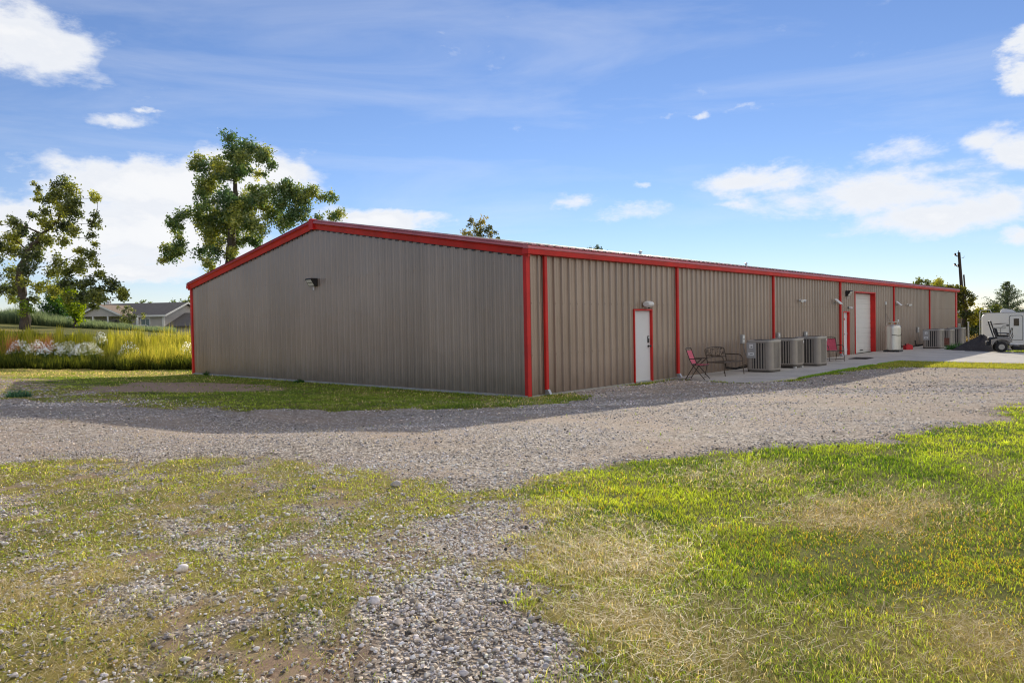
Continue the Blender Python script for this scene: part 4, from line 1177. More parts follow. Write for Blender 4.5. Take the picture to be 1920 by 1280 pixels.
# a few big stray rocks in the foreground, each its own thing
for (u, v, s_, lb) in ((706, 1130, .034, 'fist-sized pale rock standing out of the gravel patch'), (742, 912, .05, 'dark rock lying in thin turf near the drive edge'), (1040 - 700, 1072, .045, 'grey rock among small stones in the thin left turf')):
    P = gp(u, v); g = np.random.default_rng(int(u))
    V_, F_, C_ = stones(np.array([0.]), np.array([0.]), np.array([s_ * .4]), np.array([s_]), g, 2, int(u))
    o = np_obj('rock', V_, F_, 3, bpy.data.materials['limestone_chips'], col=C_ * (0.5 if u == 742 else 1.1)); o.location = P; tag(o, lb, 'rock')

# ------------------------------------------------------------------ vegetation helpers
LM_LEAF = leaf_mat('oak_leaf', 0.50, 3.0, gloss=0.07)
LM_BRIGHT = leaf_mat('young_leaf', 0.5, 1.3, gloss=0.04)
LM_WEED = leaf_mat('weed_stalk', 0.5, 1.7)


def cards(c, size, g, col, aspect=.62):
    n = len(c)
    a = g.normal(0, 1, (n, 3)); a /= np.linalg.norm(a, axis=1)[:, None]
    b = np.cross(a, g.normal(0, 1, (n, 3))); b /= np.linalg.norm(b, axis=1)[:, None]
    s = size[:, None]
    V = np.stack([c - a * s, c + b * s * aspect, c + a * s, c - b * s * aspect], 1)
    F = np.arange(4 * n).reshape(n, 4)
    return V.reshape(-1, 3), F, np.repeat(col, 4, axis=0)


def tree(name, label, cat, D, trunk, clumps, seed, leaf=.17, dens=.8, pal=None, group=None, m=None, jit=.35, depth=1.0, limbs=True, base_r=.3, fill=True, rm=1.12):
    """trunk: list of (u, v, radius m); clumps: list of (u, v, r px) measured in the photograph, spread in depth around D"""
    g = np.random.default_rng(seed)
    pal = pal or [(0.035, 0.062, 0.020), (0.075, 0.095, 0.020), (0.17, 0.165, 0.025)]
    sc = D / F_PX
    tp = [atd(u, v, D) for u, v, r_ in trunk]; tr = [r_ for _, _, r_ in trunk]
    base = tp[0].copy(); base[2] = min(base[2], float(terr(base[0], base[1])) - .1)
    tp[0] = base
    root = empty(name, label, cat, base, 0.0, group)
    # resample the trunk
    nodes = []; rad = []
    for i in range(len(tp) - 1):
        for k in range(6):
            t = k / 6; nodes.append(tp[i] * (1 - t) + tp[i + 1] * t + g.normal(0, .04, 3)); rad.append(tr[i] * (1 - t) + tr[i + 1] * t)
    nodes.append(tp[-1]); rad.append(tr[-1])
    mb = MB(); mb.tube([p - base for p in nodes], rad, 9)
    P = []
    for (u, v, r_) in clumps:
        r_ = r_ * rm; P.append((atd(u, v, D) + _f * g.normal(0, depth * 1.0) * max(.6, r_ * sc), r_ * sc, u, v))
    if fill and dens < 1.55 and len(P) > 15:
        for i in range(len(P)):
            c, R_, u, v = P[i]; o_ = g.normal(0, 1, 3); o_ = o_ - _f * (o_ @ _f) * .4; o_ /= np.linalg.norm(o_)
            P.append((c + o_ * R_ * 1.15, R_ * g.uniform(.45, .8), u, v))
        base_n = len(clumps)
        for i in range(base_n):
            for j in range(i):
                d_ = np.linalg.norm(P[i][0] - P[j][0]); m_ = P[i][1] + P[j][1]
                if m_ * .75 < d_ < m_ * 1.15 and g.random() < .5: P.append(((P[i][0] + P[j][0]) / 2 + g.normal(0, .2, 3) * m_, m_ * .30, 0, 0))
    order = sorted(range(len(P)), key=lambda i: np.min(np.linalg.norm(np.array(nodes) - P[i][0], axis=1)))
    cs = []; cl = []; ss = []
    for i in order:
        c, R_, u, v = P[i]
        NA = np.array(nodes); dd = np.linalg.norm(NA - c, axis=1) + 1.2 * np.maximum(0, NA[:, 2] - c[2] + .15 * R_)
        j = int(np.argmin(dd)); a = NA[j]; r0 = min(rad[j] * .62, .03 + .022 * np.linalg.norm(c - a)); r0 = max(r0, .018)
        mid = (a + c) / 2 + g.normal(0, .12, 3) * np.linalg.norm(c - a) + np.array([0, 0, -.06 * np.linalg.norm(c - a)])
        pts = [np.array(q) for q in arc(a, mid, c, 5)]
        rs = list(np.linspace(r0, max(.012, r0 * .35), len(pts)))
        mb.tube([q - base for q in pts], rs, 6, cap=False)
        nodes += pts[2:]; rad += rs[2:]
        nsub = int(9 + R_ * 12)
        dirs = g.normal(0, 1, (nsub, 3)); dirs /= np.linalg.norm(dirs, axis=1)[:, None]
        subc = c + dirs * (R_ * g.uniform(.2, 1.2, nsub))[:, None] * np.array([1, 1, .85])
        for q in subc[: max(3, nsub // 2)]:
            mb.tube([c - base, (c + q) / 2 + g.normal(0, .06, 3) * R_ - base, q - base], [max(.010, r0 * .3), .010, .006], 4, cap=False)
        nl = int(2.3 * dens * (r_px := R_ / sc) ** 2 * g.uniform(.75, 1.25))
        nl = max(nl, 14)
        which = g.integers(0, nsub, nl)
        pos = subc[which] + g.normal(0, 1, (nl, 3)) * (.05 + R_ * .20)
        t = np.clip(g.normal(.42, .28) + g.normal(0, .16, nl) + (which % 3 - 1) * .14, 0, 1)
        p0, p1, p2 = map(np.array, pal)
        col = np.where((t < .5)[:, None], p0 + (p1 - p0) * (t * 2)[:, None], p1 + (p2 - p1) * (t * 2 - 1)[:, None]) * np.clip(g.normal(1, .18, nl), .5, 1.5)[:, None]
        cs.append(pos); cl.append(col); ss.append(g.uniform(.35, .75, nl) * leaf)
    mb.build('trunk', M_BARK, root, smooth=True)
    c = np.concatenate(cs); col = np.concatenate(cl); s = np.concatenate(ss)
    V, F, C = cards(c - base, s, g, col)
    np_obj('crown', V, F, 4, m or LM_LEAF, root, col=C)
    return root


# ------------------------------------------------------------------ trees
TALL = [(440, 280, 18), (470, 278, 16), (492, 288, 14), (425, 290, 12), (375, 300, 12), (395, 300, 14), (385, 316, 14), (412, 318, 16), (442, 308, 16), (470, 305, 14), (498, 303, 12), (511, 309, 9), (378, 342, 14), (398, 343, 13), (430, 328, 13), (455, 325, 14), (480, 325, 9), (376, 357, 11), (386, 366, 7),
        (420, 366, 14), (450, 363, 18), (480, 358, 14), (395, 384, 15), (470, 384, 20), (442, 398, 22), (404, 404, 20), (362, 402, 17), (342, 412, 14), (334, 426, 11), (326, 436, 8), (380, 424, 20), (420, 424, 20), (460, 420, 20), (500, 374, 17), (510, 398, 19), (531, 381, 14), (544, 364, 12), (541, 342, 9), (530, 354, 10), (498, 350, 8), (560, 376, 15), (590, 366, 13), (584, 355, 9), (611, 371, 9), (632, 374, 8), (560, 400, 15), (541, 415, 16), (500, 430, 18), (470, 448, 15), (431, 450, 17), (392, 449, 17), (352, 464, 13), (326, 470, 13), (312, 480, 11), (306, 491, 6), (372, 468, 13), (412, 474, 13), (440, 480, 9), (392, 494, 11), (402, 505, 9), (338, 478, 9), (620, 404, 10), (640, 402, 8), (600, 410, 8), (575, 388, 10), (521, 414, 12)]
tree('oak_tree', 'tall full oak rising behind the left slope of the gabled roof', 'tree', 60, [(428, 640, .55), (430, 560, .48), (431, 500, .42), (433, 450, .34), (440, 400, .26), (441, 345, .16), (443, 310, .08)], TALL, 101, leaf=.18, dens=.86, rm=1.13,
     pal=[(0.034, 0.062, 0.024), (0.080, 0.100, 0.030), (0.20, 0.195, 0.045)])
LEFT = [(118, 342, 13), (104, 350, 8), (72, 345, 4), (76, 354, 5), (70, 374, 7), (80, 366, 5), (95, 376, 10), (110, 368, 14), (138, 360, 12), (163, 364, 9), (178, 371, 6), (150, 384, 14), (124, 392, 17), (100, 394, 12), (160, 416, 10), (150, 436, 11), (120, 422, 15), (90, 420, 13), (60, 425, 12), (42, 431, 11), (14, 431, 10), (4, 421, 7), (30, 446, 14), (60, 449, 16), (92, 452, 13), (122, 452, 11), (15, 470, 14), (4, 490, 12), (44, 474, 17), (80, 478, 15), (112, 488, 12), (142, 490, 9), (162, 455, 6), (160, 505, 9), (184, 514, 9), (102, 510, 15), (72, 506, 14), (130, 512, 10), (200, 524, 8), (14, 510, 13), (5, 544, 11), (28, 546, 9), (24, 560, 7), (102, 545, 12), (150, 534, 12), (182, 545, 12), (214, 546, 9), (234, 549, 8), (160, 558, 13), (200, 560, 10), (188, 574, 7), (226, 558, 7), (-20, 500, 16), (-18, 450, 14), (-10, 540, 12), (60, 530, 10), (-35, 470, 16), (170, 480, 10), (185, 495, 9), (150, 470, 10), (175, 530, 11), (205, 535, 11), (140, 500, 11), (125, 530, 11), (215, 562, 10), (240, 556, 8), (75, 535, 12), (20, 530, 10), (150, 402, 10), (174, 402, 7), (52, 402, 8), (30, 415, 8), (80, 398, 9), (0, 460, 10), (0, 520, 10), (135, 372, 9), (160, 440, 8), (60, 560, 9), (172, 556, 11), (120, 560, 10)]
tree('oak_tree', 'thin-leaved oak with dark bare limbs at the far left edge', 'tree', 50, [(48, 606, .36), (45, 575, .29), (41, 540, .27), (39, 505, .24), (54, 470, .16), (80, 440, .12), (108, 415, .08), (118, 385, .04)], LEFT, 102, leaf=.16, dens=1.05, fill=False, rm=1.05,
     pal=[(0.024, 0.034, 0.014), (0.070, 0.082, 0.022), (0.18, 0.18, 0.035)])
tree('young_tree', 'bright yellow-green young tree under the left oak', 'tree', 57, [(140, 612, .09), (141, 585, .07), (142, 560, .03)], [(140, 552, 12), (128, 560, 12), (150, 562, 12), (140, 572, 14), (125, 578, 10), (155, 580, 11), (142, 588, 11), (146, 598, 8), (132, 545, 7), (118, 548, 8), (152, 550, 8)], 103, leaf=.16, dens=1.2,
     pal=[(0.07, 0.13, 0.02), (0.17, 0.25, 0.02), (0.34, 0.40, 0.03)], m=LM_BRIGHT)
tree('young_tree', 'deep green bushy tree behind the bright young tree', 'tree', 64, [(108, 610, .12), (108, 580, .09), (108, 555, .04)], [(108, 540, 14), (95, 555, 15), (118, 560, 14), (104, 572, 16), (90, 578, 12), (122, 580, 12), (108, 588, 13)], 104, leaf=.17, dens=1.1,
     pal=[(0.02, 0.06, 0.02), (0.05, 0.12, 0.03), (0.12, 0.2, 0.03)], m=LM_BRIGHT)
tree('sapling', 'small light green sapling beside the trunk of the left oak', 'tree', 47, [(42, 600, .035), (43, 585, .025), (45, 570, .012)], [(38, 578, 6), (46, 572, 6), (52, 566, 5), (40, 586, 6), (36, 568, 4), (49, 582, 5)], 105, leaf=.12, dens=1.0, pal=[(0.08, 0.14, 0.02), (0.18, 0.26, 0.02), (0.3, 0.36, 0.04)], m=LM_BRIGHT)
tree('sapling', 'dark sparse sapling in front of the grey house', 'tree', 70, [(243, 614, .05), (242, 595, .04), (241, 578, .015)], [(240, 578, 4), (234, 584, 4), (249, 581, 4), (244, 590, 5), (254, 593, 4), (230, 593, 4), (262, 590, 3), (240, 600, 6), (252, 603, 5), (232, 604, 5), (268, 594, 2.5), (227, 577, 3)], 106, leaf=.12, dens=2.2, pal=[(0.03, 0.04, 0.02), (0.06, 0.07, 0.02), (0.15, 0.15, 0.03)])
tree('oak_tree', 'round-topped treetop above the middle of the long roof line', 'tree', 72, [(902, 640, .28), (902, 520, .24), (901, 450, .12), (900, 425, .05)], [(884, 415, 5), (881, 424, 4), (898, 425, 8), (908, 416, 7), (918, 421, 5), (909, 432, 8), (893, 434, 7), (872, 438, 6), (880, 441, 7), (920, 440, 6), (935, 447, 4), (900, 445, 10), (927, 432, 4)], 107, leaf=.17, dens=1.25, pal=[(0.03, 0.04, 0.015), (0.08, 0.075, 0.02), (0.16, 0.13, 0.03)])
tree('oak_tree', 'tiny treetop showing over the roof right of the gable corner', 'tree', 80, [(1116, 640, .22), (1116, 520, .18), (1117, 470, .07)], [(1122, 465, 5), (1114, 468, 4), (1104, 468, 3.5), (1128, 471, 4), (1116, 477, 8), (1100, 474, 5), (1136, 475, 4)], 108, leaf=.17, dens=1.6, pal=[(0.03, 0.045, 0.02), (0.07, 0.085, 0.02), (0.15, 0.14, 0.03)])
tree('oak_tree', 'broad treetop over the far end of the roof', 'tree', 88, [(1748, 640, .3), (1748, 570, .25), (1746, 540, .1)], [(1722, 528, 7), (1718, 534, 6), (1732, 530, 7), (1748, 531, 8), (1757, 529, 6), (1764, 535, 7), (1774, 538, 6), (1740, 538, 9), (1726, 540, 8), (1755, 542, 9), (1770, 545, 8), (1742, 548, 10), (1782, 545, 4)], 109, leaf=.2, dens=1.4, pal=[(0.035, 0.045, 0.015), (0.08, 0.09, 0.02), (0.18, 0.17, 0.03)])
tree('oak_tree', 'backlit yellowish tree with a straight trunk at the far corner of the building', 'tree', 66, [(1810, 650, .22), (1809, 610, .20), (1808, 575, .15), (1806, 545, .06)], [(1792, 536, 6), (1799, 540, 7), (1806, 545, 8), (1797, 552, 8), (1810, 556, 7), (1802, 564, 9), (1814, 567, 7), (1821, 569, 4), (1796, 575, 8), (1808, 578, 8), (1816, 586, 7), (1802, 590, 7), (1812, 598, 7), (1820, 590, 5), (1790, 560, 7), (1816, 606, 6)], 110, leaf=.17, dens=1.15, pal=[(0.05, 0.06, 0.015), (0.13, 0.13, 0.02), (0.32, 0.27, 0.03)], m=LM_BRIGHT)
tree('oak_tree', 'low bushy tree between the poles and the white trailer', 'tree', 72, [(1830, 652, .16), (1830, 620, .12), (1832, 600, .05)], [(1826, 596, 9), (1836, 590, 9), (1846, 586, 8), (1856, 581, 7), (1868, 580, 7), (1840, 602, 11), (1828, 610, 12), (1836, 620, 12), (1826, 628, 12), (1834, 638, 11), (1822, 640, 9), (1850, 596, 9), (1862, 590, 8), (1845, 612, 9), (1820, 618, 9), (1822, 602, 8)], 111, leaf=.18, dens=1.7, pal=[(0.03, 0.045, 0.012), (0.08, 0.085, 0.015), (0.22, 0.19, 0.025)])
tree('shrub', 'dry tan brush beside the dirt pile at the foot of the bushy tree', 'shrub', 60, [(1826, 652, .03), (1827, 644, .02), (1828, 636, .01)], [(1822, 640, 6), (1828, 636, 6), (1834, 641, 6), (1826, 646, 6), (1817, 646, 4)], 112, leaf=.13, dens=1.6, pal=[(0.10, 0.07, 0.03), (0.22, 0.16, 0.06), (0.4, 0.3, 0.1)], m=LM_BRIGHT)
tree('oak_tree', 'small treetop peeking over the right end of the house roof', 'tree', 110, [(338, 620, .2), (338, 585, .15), (338, 572, .06)], [(330, 566, 4), (338, 565, 4), (345, 567, 4), (356, 562, 6), (326, 569, 3), (352, 570, 6)], 113, leaf=.2, dens=1.6)
tree('oak_tree', 'small treetop peeking over the middle of the house roof', 'tree', 110, [(266, 620, .15), (266, 585, .12), (266, 573, .05)], [(262, 567, 3), (268, 565, 3), (274, 568, 3), (256, 569, 2.5)], 114, leaf=.2, dens=1.8)


def conifer(label, D, u, vtop, vbase, half_px, seed):
    g = np.random.default_rng(seed); sc = D / F_PX
    top = atd(u, vtop, D); bz = float(terr(top[0], top[1])) - .1
    base = np.array([top[0], top[1], bz]); H = top[2] - bz
    root = empty('cedar_tree', label, 'tree', base)
    mb = MB(); mb.tube([(0, 0, 0), (0.05, 0, H * .5), (0, 0, H)], [.26, .14, .02], 8)
    Rm = half_px * sc; cs = []; cl = []; ss = []
    z = H * .12
    while z < H * .985:
        t = z / H; R_ = 1.55 * Rm * (1 - t) ** .95 * g.uniform(.75, 1.2) + .12
        for k in range(int(5 + 5 * (1 - t))):
            a = g.random() * 2 * PI; L_ = R_ * g.uniform(.55, 1.15)
            pts = [np.array([0, 0, z]), np.array([math.cos(a) * L_ * .5, math.sin(a) * L_ * .5, z + .12 * L_]), np.array([math.cos(a) * L_, math.sin(a) * L_, z + .42 * L_])]
            mb.tube(pts, [.035 * (1 - t) + .012, .018, .006], 4, cap=False)
            n = int(20 + 42 * L_)
            s_ = g.random(n) ** .7; p = np.where((s_ < .5)[:, None], pts[0] + (pts[1] - pts[0]) * (s_ * 2)[:, None], pts[1] + (pts[2] - pts[1]) * (s_ * 2 - 1)[:, None])
            p = p + g.normal(0, 1, (n, 3)) * np.array([.11, .11, .10]) * (0.4 + L_ * .45)
            cs.append(p); ss.append(g.uniform(.05, .13, n)); tt = g.random(n)
            cl.append(np.array([.020, .034, .016]) + np.outer(tt ** 2, np.array([.07, .065, .02])))
        z += .22 + .10 * (1 - t)
    mb.build('trunk', M_BARK, root)
    V, F, C = cards(np.concatenate(cs), np.concatenate(ss), g, np.concatenate(cl), aspect=.35)
    np_obj('crown', V, F, 4, LM_LEAF, root, col=C)
conifer('dark pointed cedar standing behind the white trailer', 74, 1888, 527, 650, 46, 120)

# ------------------------------------------------------------------ weeds on the bank
def band(px0, px1, D0, D1, n, seed):
    g = np.random.default_rng(seed)
    u = g.uniform(px0, px1, n); D = g.uniform(D0, D1, n)
    lat = (u - 960) / F_PX * D
    x = CAM[0] + FH[0] * D + RH[0] * lat; y = CAM[1] + FH[1] * D + RH[1] * lat
    ok = ~in_building(x, y, 0.3)
    return x[ok], y[ok], u[ok], D[ok], g
GOLD = np.array([0.50, 0.43, 0.10]); GOLD2 = np.array([0.58, 0.50, 0.07]); OLV = np.array([.15, .17, .03])
Vs, Fs, Cs = [], [], []; off = 0
def addb(t):
    global off
    Vs.append(t[0]); Fs.append(t[1] + off); Cs.append(t[2]); off += len(t[0])
x, y, u, D, g = band(150, 380, 34.0, 41.5, 24000, 201)
n = len(x); cl_ = fbm(u * .045, D * .6, 5, 3); h = np.clip(g.normal(.48, .26, n), .12, 1.3) * (0.45 + 1.1 * cl_) * (0.65 + .45 * S((u - 180) / 60))
keep = cl_ > .30
k = mixc(np.tile(OLV, (n, 1)), np.tile(GOLD, (n, 1)), np.clip(g.normal(.42, .34, n) * (0.5 + .8 * S((u - 170) / 70)), 0, 1))
addb(blades(x[keep], y[keep], terr(x, y)[keep], h[keep], g.uniform(.010, .022, keep.sum()), np.clip(g.normal(.2, .13, keep.sum()), .02, .7), k[keep], g, dark=.75))
x, y, u, D, g = band(-60, 170, 34.5, 42, 15000, 202)
n = len(x); cl_ = fbm(u * .05, D * .6, 15, 3); h = np.clip(g.normal(.36, .15, n), .1, .8) * (0.3 + 1.2 * cl_)
k = mixc(np.tile(np.array([.10, .13, .025]), (n, 1)), np.tile(GOLD2, (n, 1)), np.clip(g.normal(.35, .3, n), 0, 1))
addb(blades(x, y, terr(x, y), h, g.uniform(.012, .022, n), np.clip(g.normal(.25, .15, n), .02, .7), k, g, dark=.5))
# isolated tall stalks
for (uc, vt, cnt) in ((56, 606, 70), (112, 604, 70), (20, 612, 60), (150, 612, 50), (172, 612, 60), (205, 612, 60), (262, 610, 80), (290, 614, 60)):
    x, y, u, D, g = band(uc - 6, uc + 6, 37, 40, cnt, 300 + uc)
    zt = np.array([float(atd(uc, vt, 38.5)[2])] * len(x)); z0 = terr(x, y); h = np.clip((zt - z0) * g.uniform(.6, 1.02, len(x)), .2, 3)
    addb(blades(x, y, z0, h, g.uniform(.025, .04, len(x)), np.clip(g.normal(.08, .06, len(x)), .01, .3), np.tile(np.array([.30, .28, .05]), (len(x), 1)) * g.uniform(.7, 1.3, len(x))[:, None], g, dark=.6))
o = np_obj('tall_grass', np.concatenate(Vs), np.concatenate(Fs), 3, LM_WEED, col=np.concatenate(Cs)); tag(o, 'golden tall grass covering the bank left of the building', 'grass', kind='stuff')

Vs, Fs, Cs = [], [], []; off = 0
x, y, u, D, g = band(-60, 380, 32.4, 36.2, 26000, 203)
ok = D > 32.0 + 2.6 * fbm(u * .03, u * 0, 61, 4)
x, y, u, D = x[ok], y[ok], u[ok], D[ok]
n = len(x); cl_ = fbm(u * .03, D * .8, 25, 3); h = np.clip(g.normal(.40, .16, n), .08, .9) * (0.2 + 1.35 * cl_)
k = mixc(np.tile(np.array([.028, .040, .012]), (n, 1)), np.tile(np.array([.16, .17, .03]), (n, 1)), np.clip(g.normal(.35, .3, n), 0, 1))
addb(blades(x, y, terr(x, y), h, g.uniform(.02, .04, n), np.clip(g.normal(.45, .22, n), .02, .9), k, g, dark=.4))
o = np_obj('weeds', np.concatenate(Vs), np.concatenate(Fs), 3, LM_WEED, col=np.concatenate(Cs)); tag(o, 'dark green low weeds along the foot of the bank', 'weeds', kind='stuff')

Vs, Fs, Cs = [], [], []; off = 0
x, y, u, D, g = band(-80, 330, 58, 66, 30000, 204)
n = len(x); cl_ = fbm(u * .03, D * .3, 35, 4)
top = np.interp(u, [-80, 0, 40, 70, 100, 150, 200, 260, 330], [1.3, 1.2, 1.25, 1.2, .9, .62, .5, .42, .40])
h = np.clip(g.normal(.8, .2, n), .2, 1.2) * top * (0.6 + .75 * cl_)
k = mixc(np.tile(np.array([.10, .135, .075]), (n, 1)), np.tile(np.array([.22, .25, .12]), (n, 1)), np.clip(g.normal(.4, .3, n), 0, 1))
addb(blades(x, y, terr(x, y), h, g.uniform(.025, .045, n), np.clip(g.normal(.35, .2, n), .02, .9), k, g, dark=.5))
o = np_obj('weeds', np.concatenate(Vs), np.concatenate(Fs), 3, LM_WEED, col=np.concatenate(Cs)); tag(o, 'grey-green tall weeds in front of the house', 'weeds', kind='stuff')

for (u, v, lb, cnt, hh) in ((24, 655, 'russet grass clump at the very left edge of the bank', 150, .95), (70, 655, 'narrow russet grass clump in the middle of the three on the bank', 110, .85), (88, 657, 'broad russet grass clump nearest the white flowers', 210, 1.0)):
    D = 37.2; g = np.random.default_rng(u); P = atd(u, v, D); P[2] = float(terr(P[0], P[1]))
    t = empty('russet_grass_clump', lb, 'grass clump', P, 0, 'russet grass clumps on the bank')
    n = cnt; x = g.normal(0, .16, n); y = g.normal(0, .16, n)
    V, F, C = blades(x, y, np.zeros(n), np.clip(g.normal(hh, .2, n), .3, 1.4), g.uniform(.02, .035, n), np.clip(g.normal(.18, .1, n), .02, .6), np.array([.50, .27, .11]) * g.uniform(.6, 1.25, n)[:, None], g, dark=.6)
    np_obj('stalks', V, F, 3, LM_WEED, t, col=C)

FL = [(38, 662, .55, 'white flowering weed clump at the left end of the bank'), (72, 662, .5, 'white flowering weed clump right of the leftmost one'), (98, 660, .62, 'white flowering weed clump below the broad russet grass'), (130, 645, .6, 'tall white flowering weed higher up the bank'), (163, 668, .75, 'wide bushy white flowering weed in the middle of the bank'), (190, 633, .45, 'small white flowering weed near the top of the bank'), (243, 655, .5, 'pale flowering weed among the golden grass'), (352, 658, .45, 'white flowering weed by the corner of the building')]
M_PETAL = leaf_mat('white_petals', .5, 1.7)
for i, (u, v, R_, lb) in enumerate(FL):
    D = 36.0 if v > 640 else 39.0
    g = np.random.default_rng(500 + i); P = atd(u, v + 22, D); P[2] = float(terr(P[0], P[1]))
    t = empty('flowering_weed', lb, 'plant', P, 0, 'white flowering weeds on the bank')
    n = int(520 * R_); a = g.random(n) * 2 * PI; rr_ = R_ * np.sqrt(g.random(n)); hz = (.35 + .55 * g.random(n)) * (1.15 - .5 * (rr_ / R_) ** 2)
    V, F, C = blades(rr_ * np.cos(a), rr_ * np.sin(a), np.zeros(n), hz * g.uniform(.6, 1, n), g.uniform(.03, .05, n), np.clip(g.normal(.4, .2, n), 0, .8), np.array([.06, .085, .03]) * g.uniform(.5, 1.6, n)[:, None], g, dark=.4)
    np_obj('foliage', V, F, 3, LM_WEED, t, col=C)
    m_ = int(560 * R_); a = g.random(m_) * 2 * PI; rr_ = R_ * 1.05 * np.sqrt(g.random(m_)); hz = (.74 + .30 * g.random(m_)) * (1.12 - .55 * (rr_ / R_) ** 2)
    cpos = np.stack([rr_ * np.cos(a), rr_ * np.sin(a), hz], 1)
    V, F, C = cards(cpos, g.uniform(.014, .030, m_), g, np.tile(np.array([1.0, 1.0, .95]), (m_, 1)) * g.uniform(.7, 1.1, m_)[:, None], aspect=.9)
    np_obj('blossoms', V, F, 4, M_PETAL, t, col=C)

# small leafy weeds near the building
for (u, v, s_, lb, colr) in ((392, 703, .22, 'small leafy weed against the foot of the gable wall near its left end', (.05, .10, .03)), (561, 717, .17, 'small leafy weed against the foot of the gable wall below the floodlight', (.05, .11, .03)), (36, 744, .24, 'bluish-green weed tuft beside the drive at the left edge', (.09, .17, .09)), (1795, 657, .55, 'green weed patch between the walk and the dark pile', (.05, .12, .035))):
    P = gp(u, v); g = np.random.default_rng(u)
    n = int(260 * (s_ / .25)); a = g.random(n) * 2 * PI; rr_ = s_ * np.sqrt(g.random(n))
    V, F, C = blades(rr_ * np.cos(a), rr_ * np.sin(a), np.zeros(n), np.clip(g.normal(.8, .25, n), .2, 1.2) * s_ * (1.05 - .5 * rr_ / s_), np.full(n, .018), np.clip(g.normal(.6, .2, n), .05, .95), np.array(colr) * g.uniform(.6, 1.6, n)[:, None], g)
    o = np_obj('weed_tuft', V, F, 3, LM_WEED, col=C); o.location = P; tag(o, lb, 'plant')

# ------------------------------------------------------------------ hills on the horizon
g = np.random.default_rng(9)
us = np.linspace(-900, 2900, 160); hv = []
for i, u in enumerate(us):
    base = CAM + np.array([*(FH + RH * (u - 960) / F_PX), 0]) * 1500
    hv.append((base, 4 + 18 * float(fbm(u * .006, 2.0, 44, 4)) ** 1.5 + 3 * float(vnoise(u * .09, 1.0, 4))))
vs = []; fs = []
for b_, h_ in hv: vs += [(b_[0], b_[1], -6), (b_[0], b_[1], h_), (b_[0] + FH[0] * 400, b_[1] + FH[1] * 400, h_ * .9)]
for i in range(len(hv) - 1): fs += [(3 * i, 3 * i + 3, 3 * i + 4, 3 * i + 1), (3 * i + 1, 3 * i + 4, 3 * i + 5, 3 * i + 2)]
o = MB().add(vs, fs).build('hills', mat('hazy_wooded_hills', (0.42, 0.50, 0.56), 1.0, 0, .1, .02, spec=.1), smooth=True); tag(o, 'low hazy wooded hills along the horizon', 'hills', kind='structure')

# ------------------------------------------------------------------ grey house beyond the bank
M_SID = mat('grey_lap_siding', (0.54, 0.50, 0.455), .7, 0, .06, 2); M_SHG = mat('charcoal_shingles', (0.115, 0.105, 0.10), .95, 0, .25, 4, bump=.2, bscale=12)
M_TRIM = mat('white_house_trim', (0.78, 0.77, 0.74), .6, 0, .04, 3)
C0 = atd(308, 620, 85); HZ = 1.0
hs = empty('house', 'low grey ranch house with dark shingle roof and white trim beyond the weeds', 'house', (C0[0], C0[1], HZ), math.radians(36.6))
HD, HL, EV, RG = 9.0, 17.5, 2.65, 4.1
mb = MB(); mb.prism([(0, -1.2), (HD, -1.2), (HD, EV), (HD / 2, RG - .12), (0, EV)], 0.0, HL, 'y')
for i in range(14):
    z = .15 + i * .18
    mb.box(-.018, -.002, 0.15, HL - .1, z, z + .012)
for i in range(20):
    z = .1 + i * .18; hw = HD / 2 if z < EV else HD / 2 * (RG - z) / (RG - EV) - .35
    if hw > .3: mb.box(HD / 2 - hw + .1, HD / 2 + hw - .1, -.016, -.002, z, z + .012)
mb.build('wall', M_SID, hs)
ov = .45; sl_ = (RG - EV) / (HD / 2)
mb = MB()
def roofslab(a, b, c, d, th=.14):
    q = [Vector(p) for p in (a, b, c, d)]; mb.add([tuple(p) for p in q] + [tuple(p - Vector((0, 0, th))) for p in q], [(0, 1, 2, 3), (7, 6, 5, 4), (0, 4, 5, 1), (1, 5, 6, 2), (2, 6, 7, 3), (3, 7, 4, 0)])
zr_ = RG + .08; ze_ = zr_ - sl_ * (HD / 2 + ov)
roofslab((-ov, -ov, ze_), (HD / 2, -ov, zr_), (HD / 2, HL - 4.2, zr_), (-ov, HL + ov, ze_))
roofslab((HD + ov, -ov, ze_), (HD / 2, -ov, zr_), (HD / 2, HL - 4.2, zr_), (HD + ov, HL + ov, ze_))
mb.add([(-ov, HL + ov, ze_), (HD + ov, HL + ov, ze_), (HD / 2, HL - 4.2, zr_)], [(0, 1, 2)])
rf = mb.build('roof', M_SHG, hs)
mb = MB(); mb.box(HD / 2 - .2, HD / 2 + .2, 9.6, 10.0, zr_ - .2, zr_ + .35); mb.build('vent', M_TRIM, rf)
mb = MB()
for sx in (0, 1):
    xa = -ov - .02 if sx == 0 else HD + ov + .02
    mb.add([(xa, -ov - .03, ze_ - .2), (HD / 2, -ov - .03, zr_ - .2), (HD / 2, -ov - .03, zr_ + .02), (xa, -ov - .03, ze_ + .02)], [(0, 1, 2, 3)])
mb.box(-ov - .04, -ov - .005, -ov, HL + ov, ze_ - .2, ze_ + .01)
mb.box(-.03, .16, -.03, .16, -.5, EV); mb.box(-.16, -.05, .02, .14, -.5, EV)
mb.build('trim', M_TRIM, hs, normals=False)
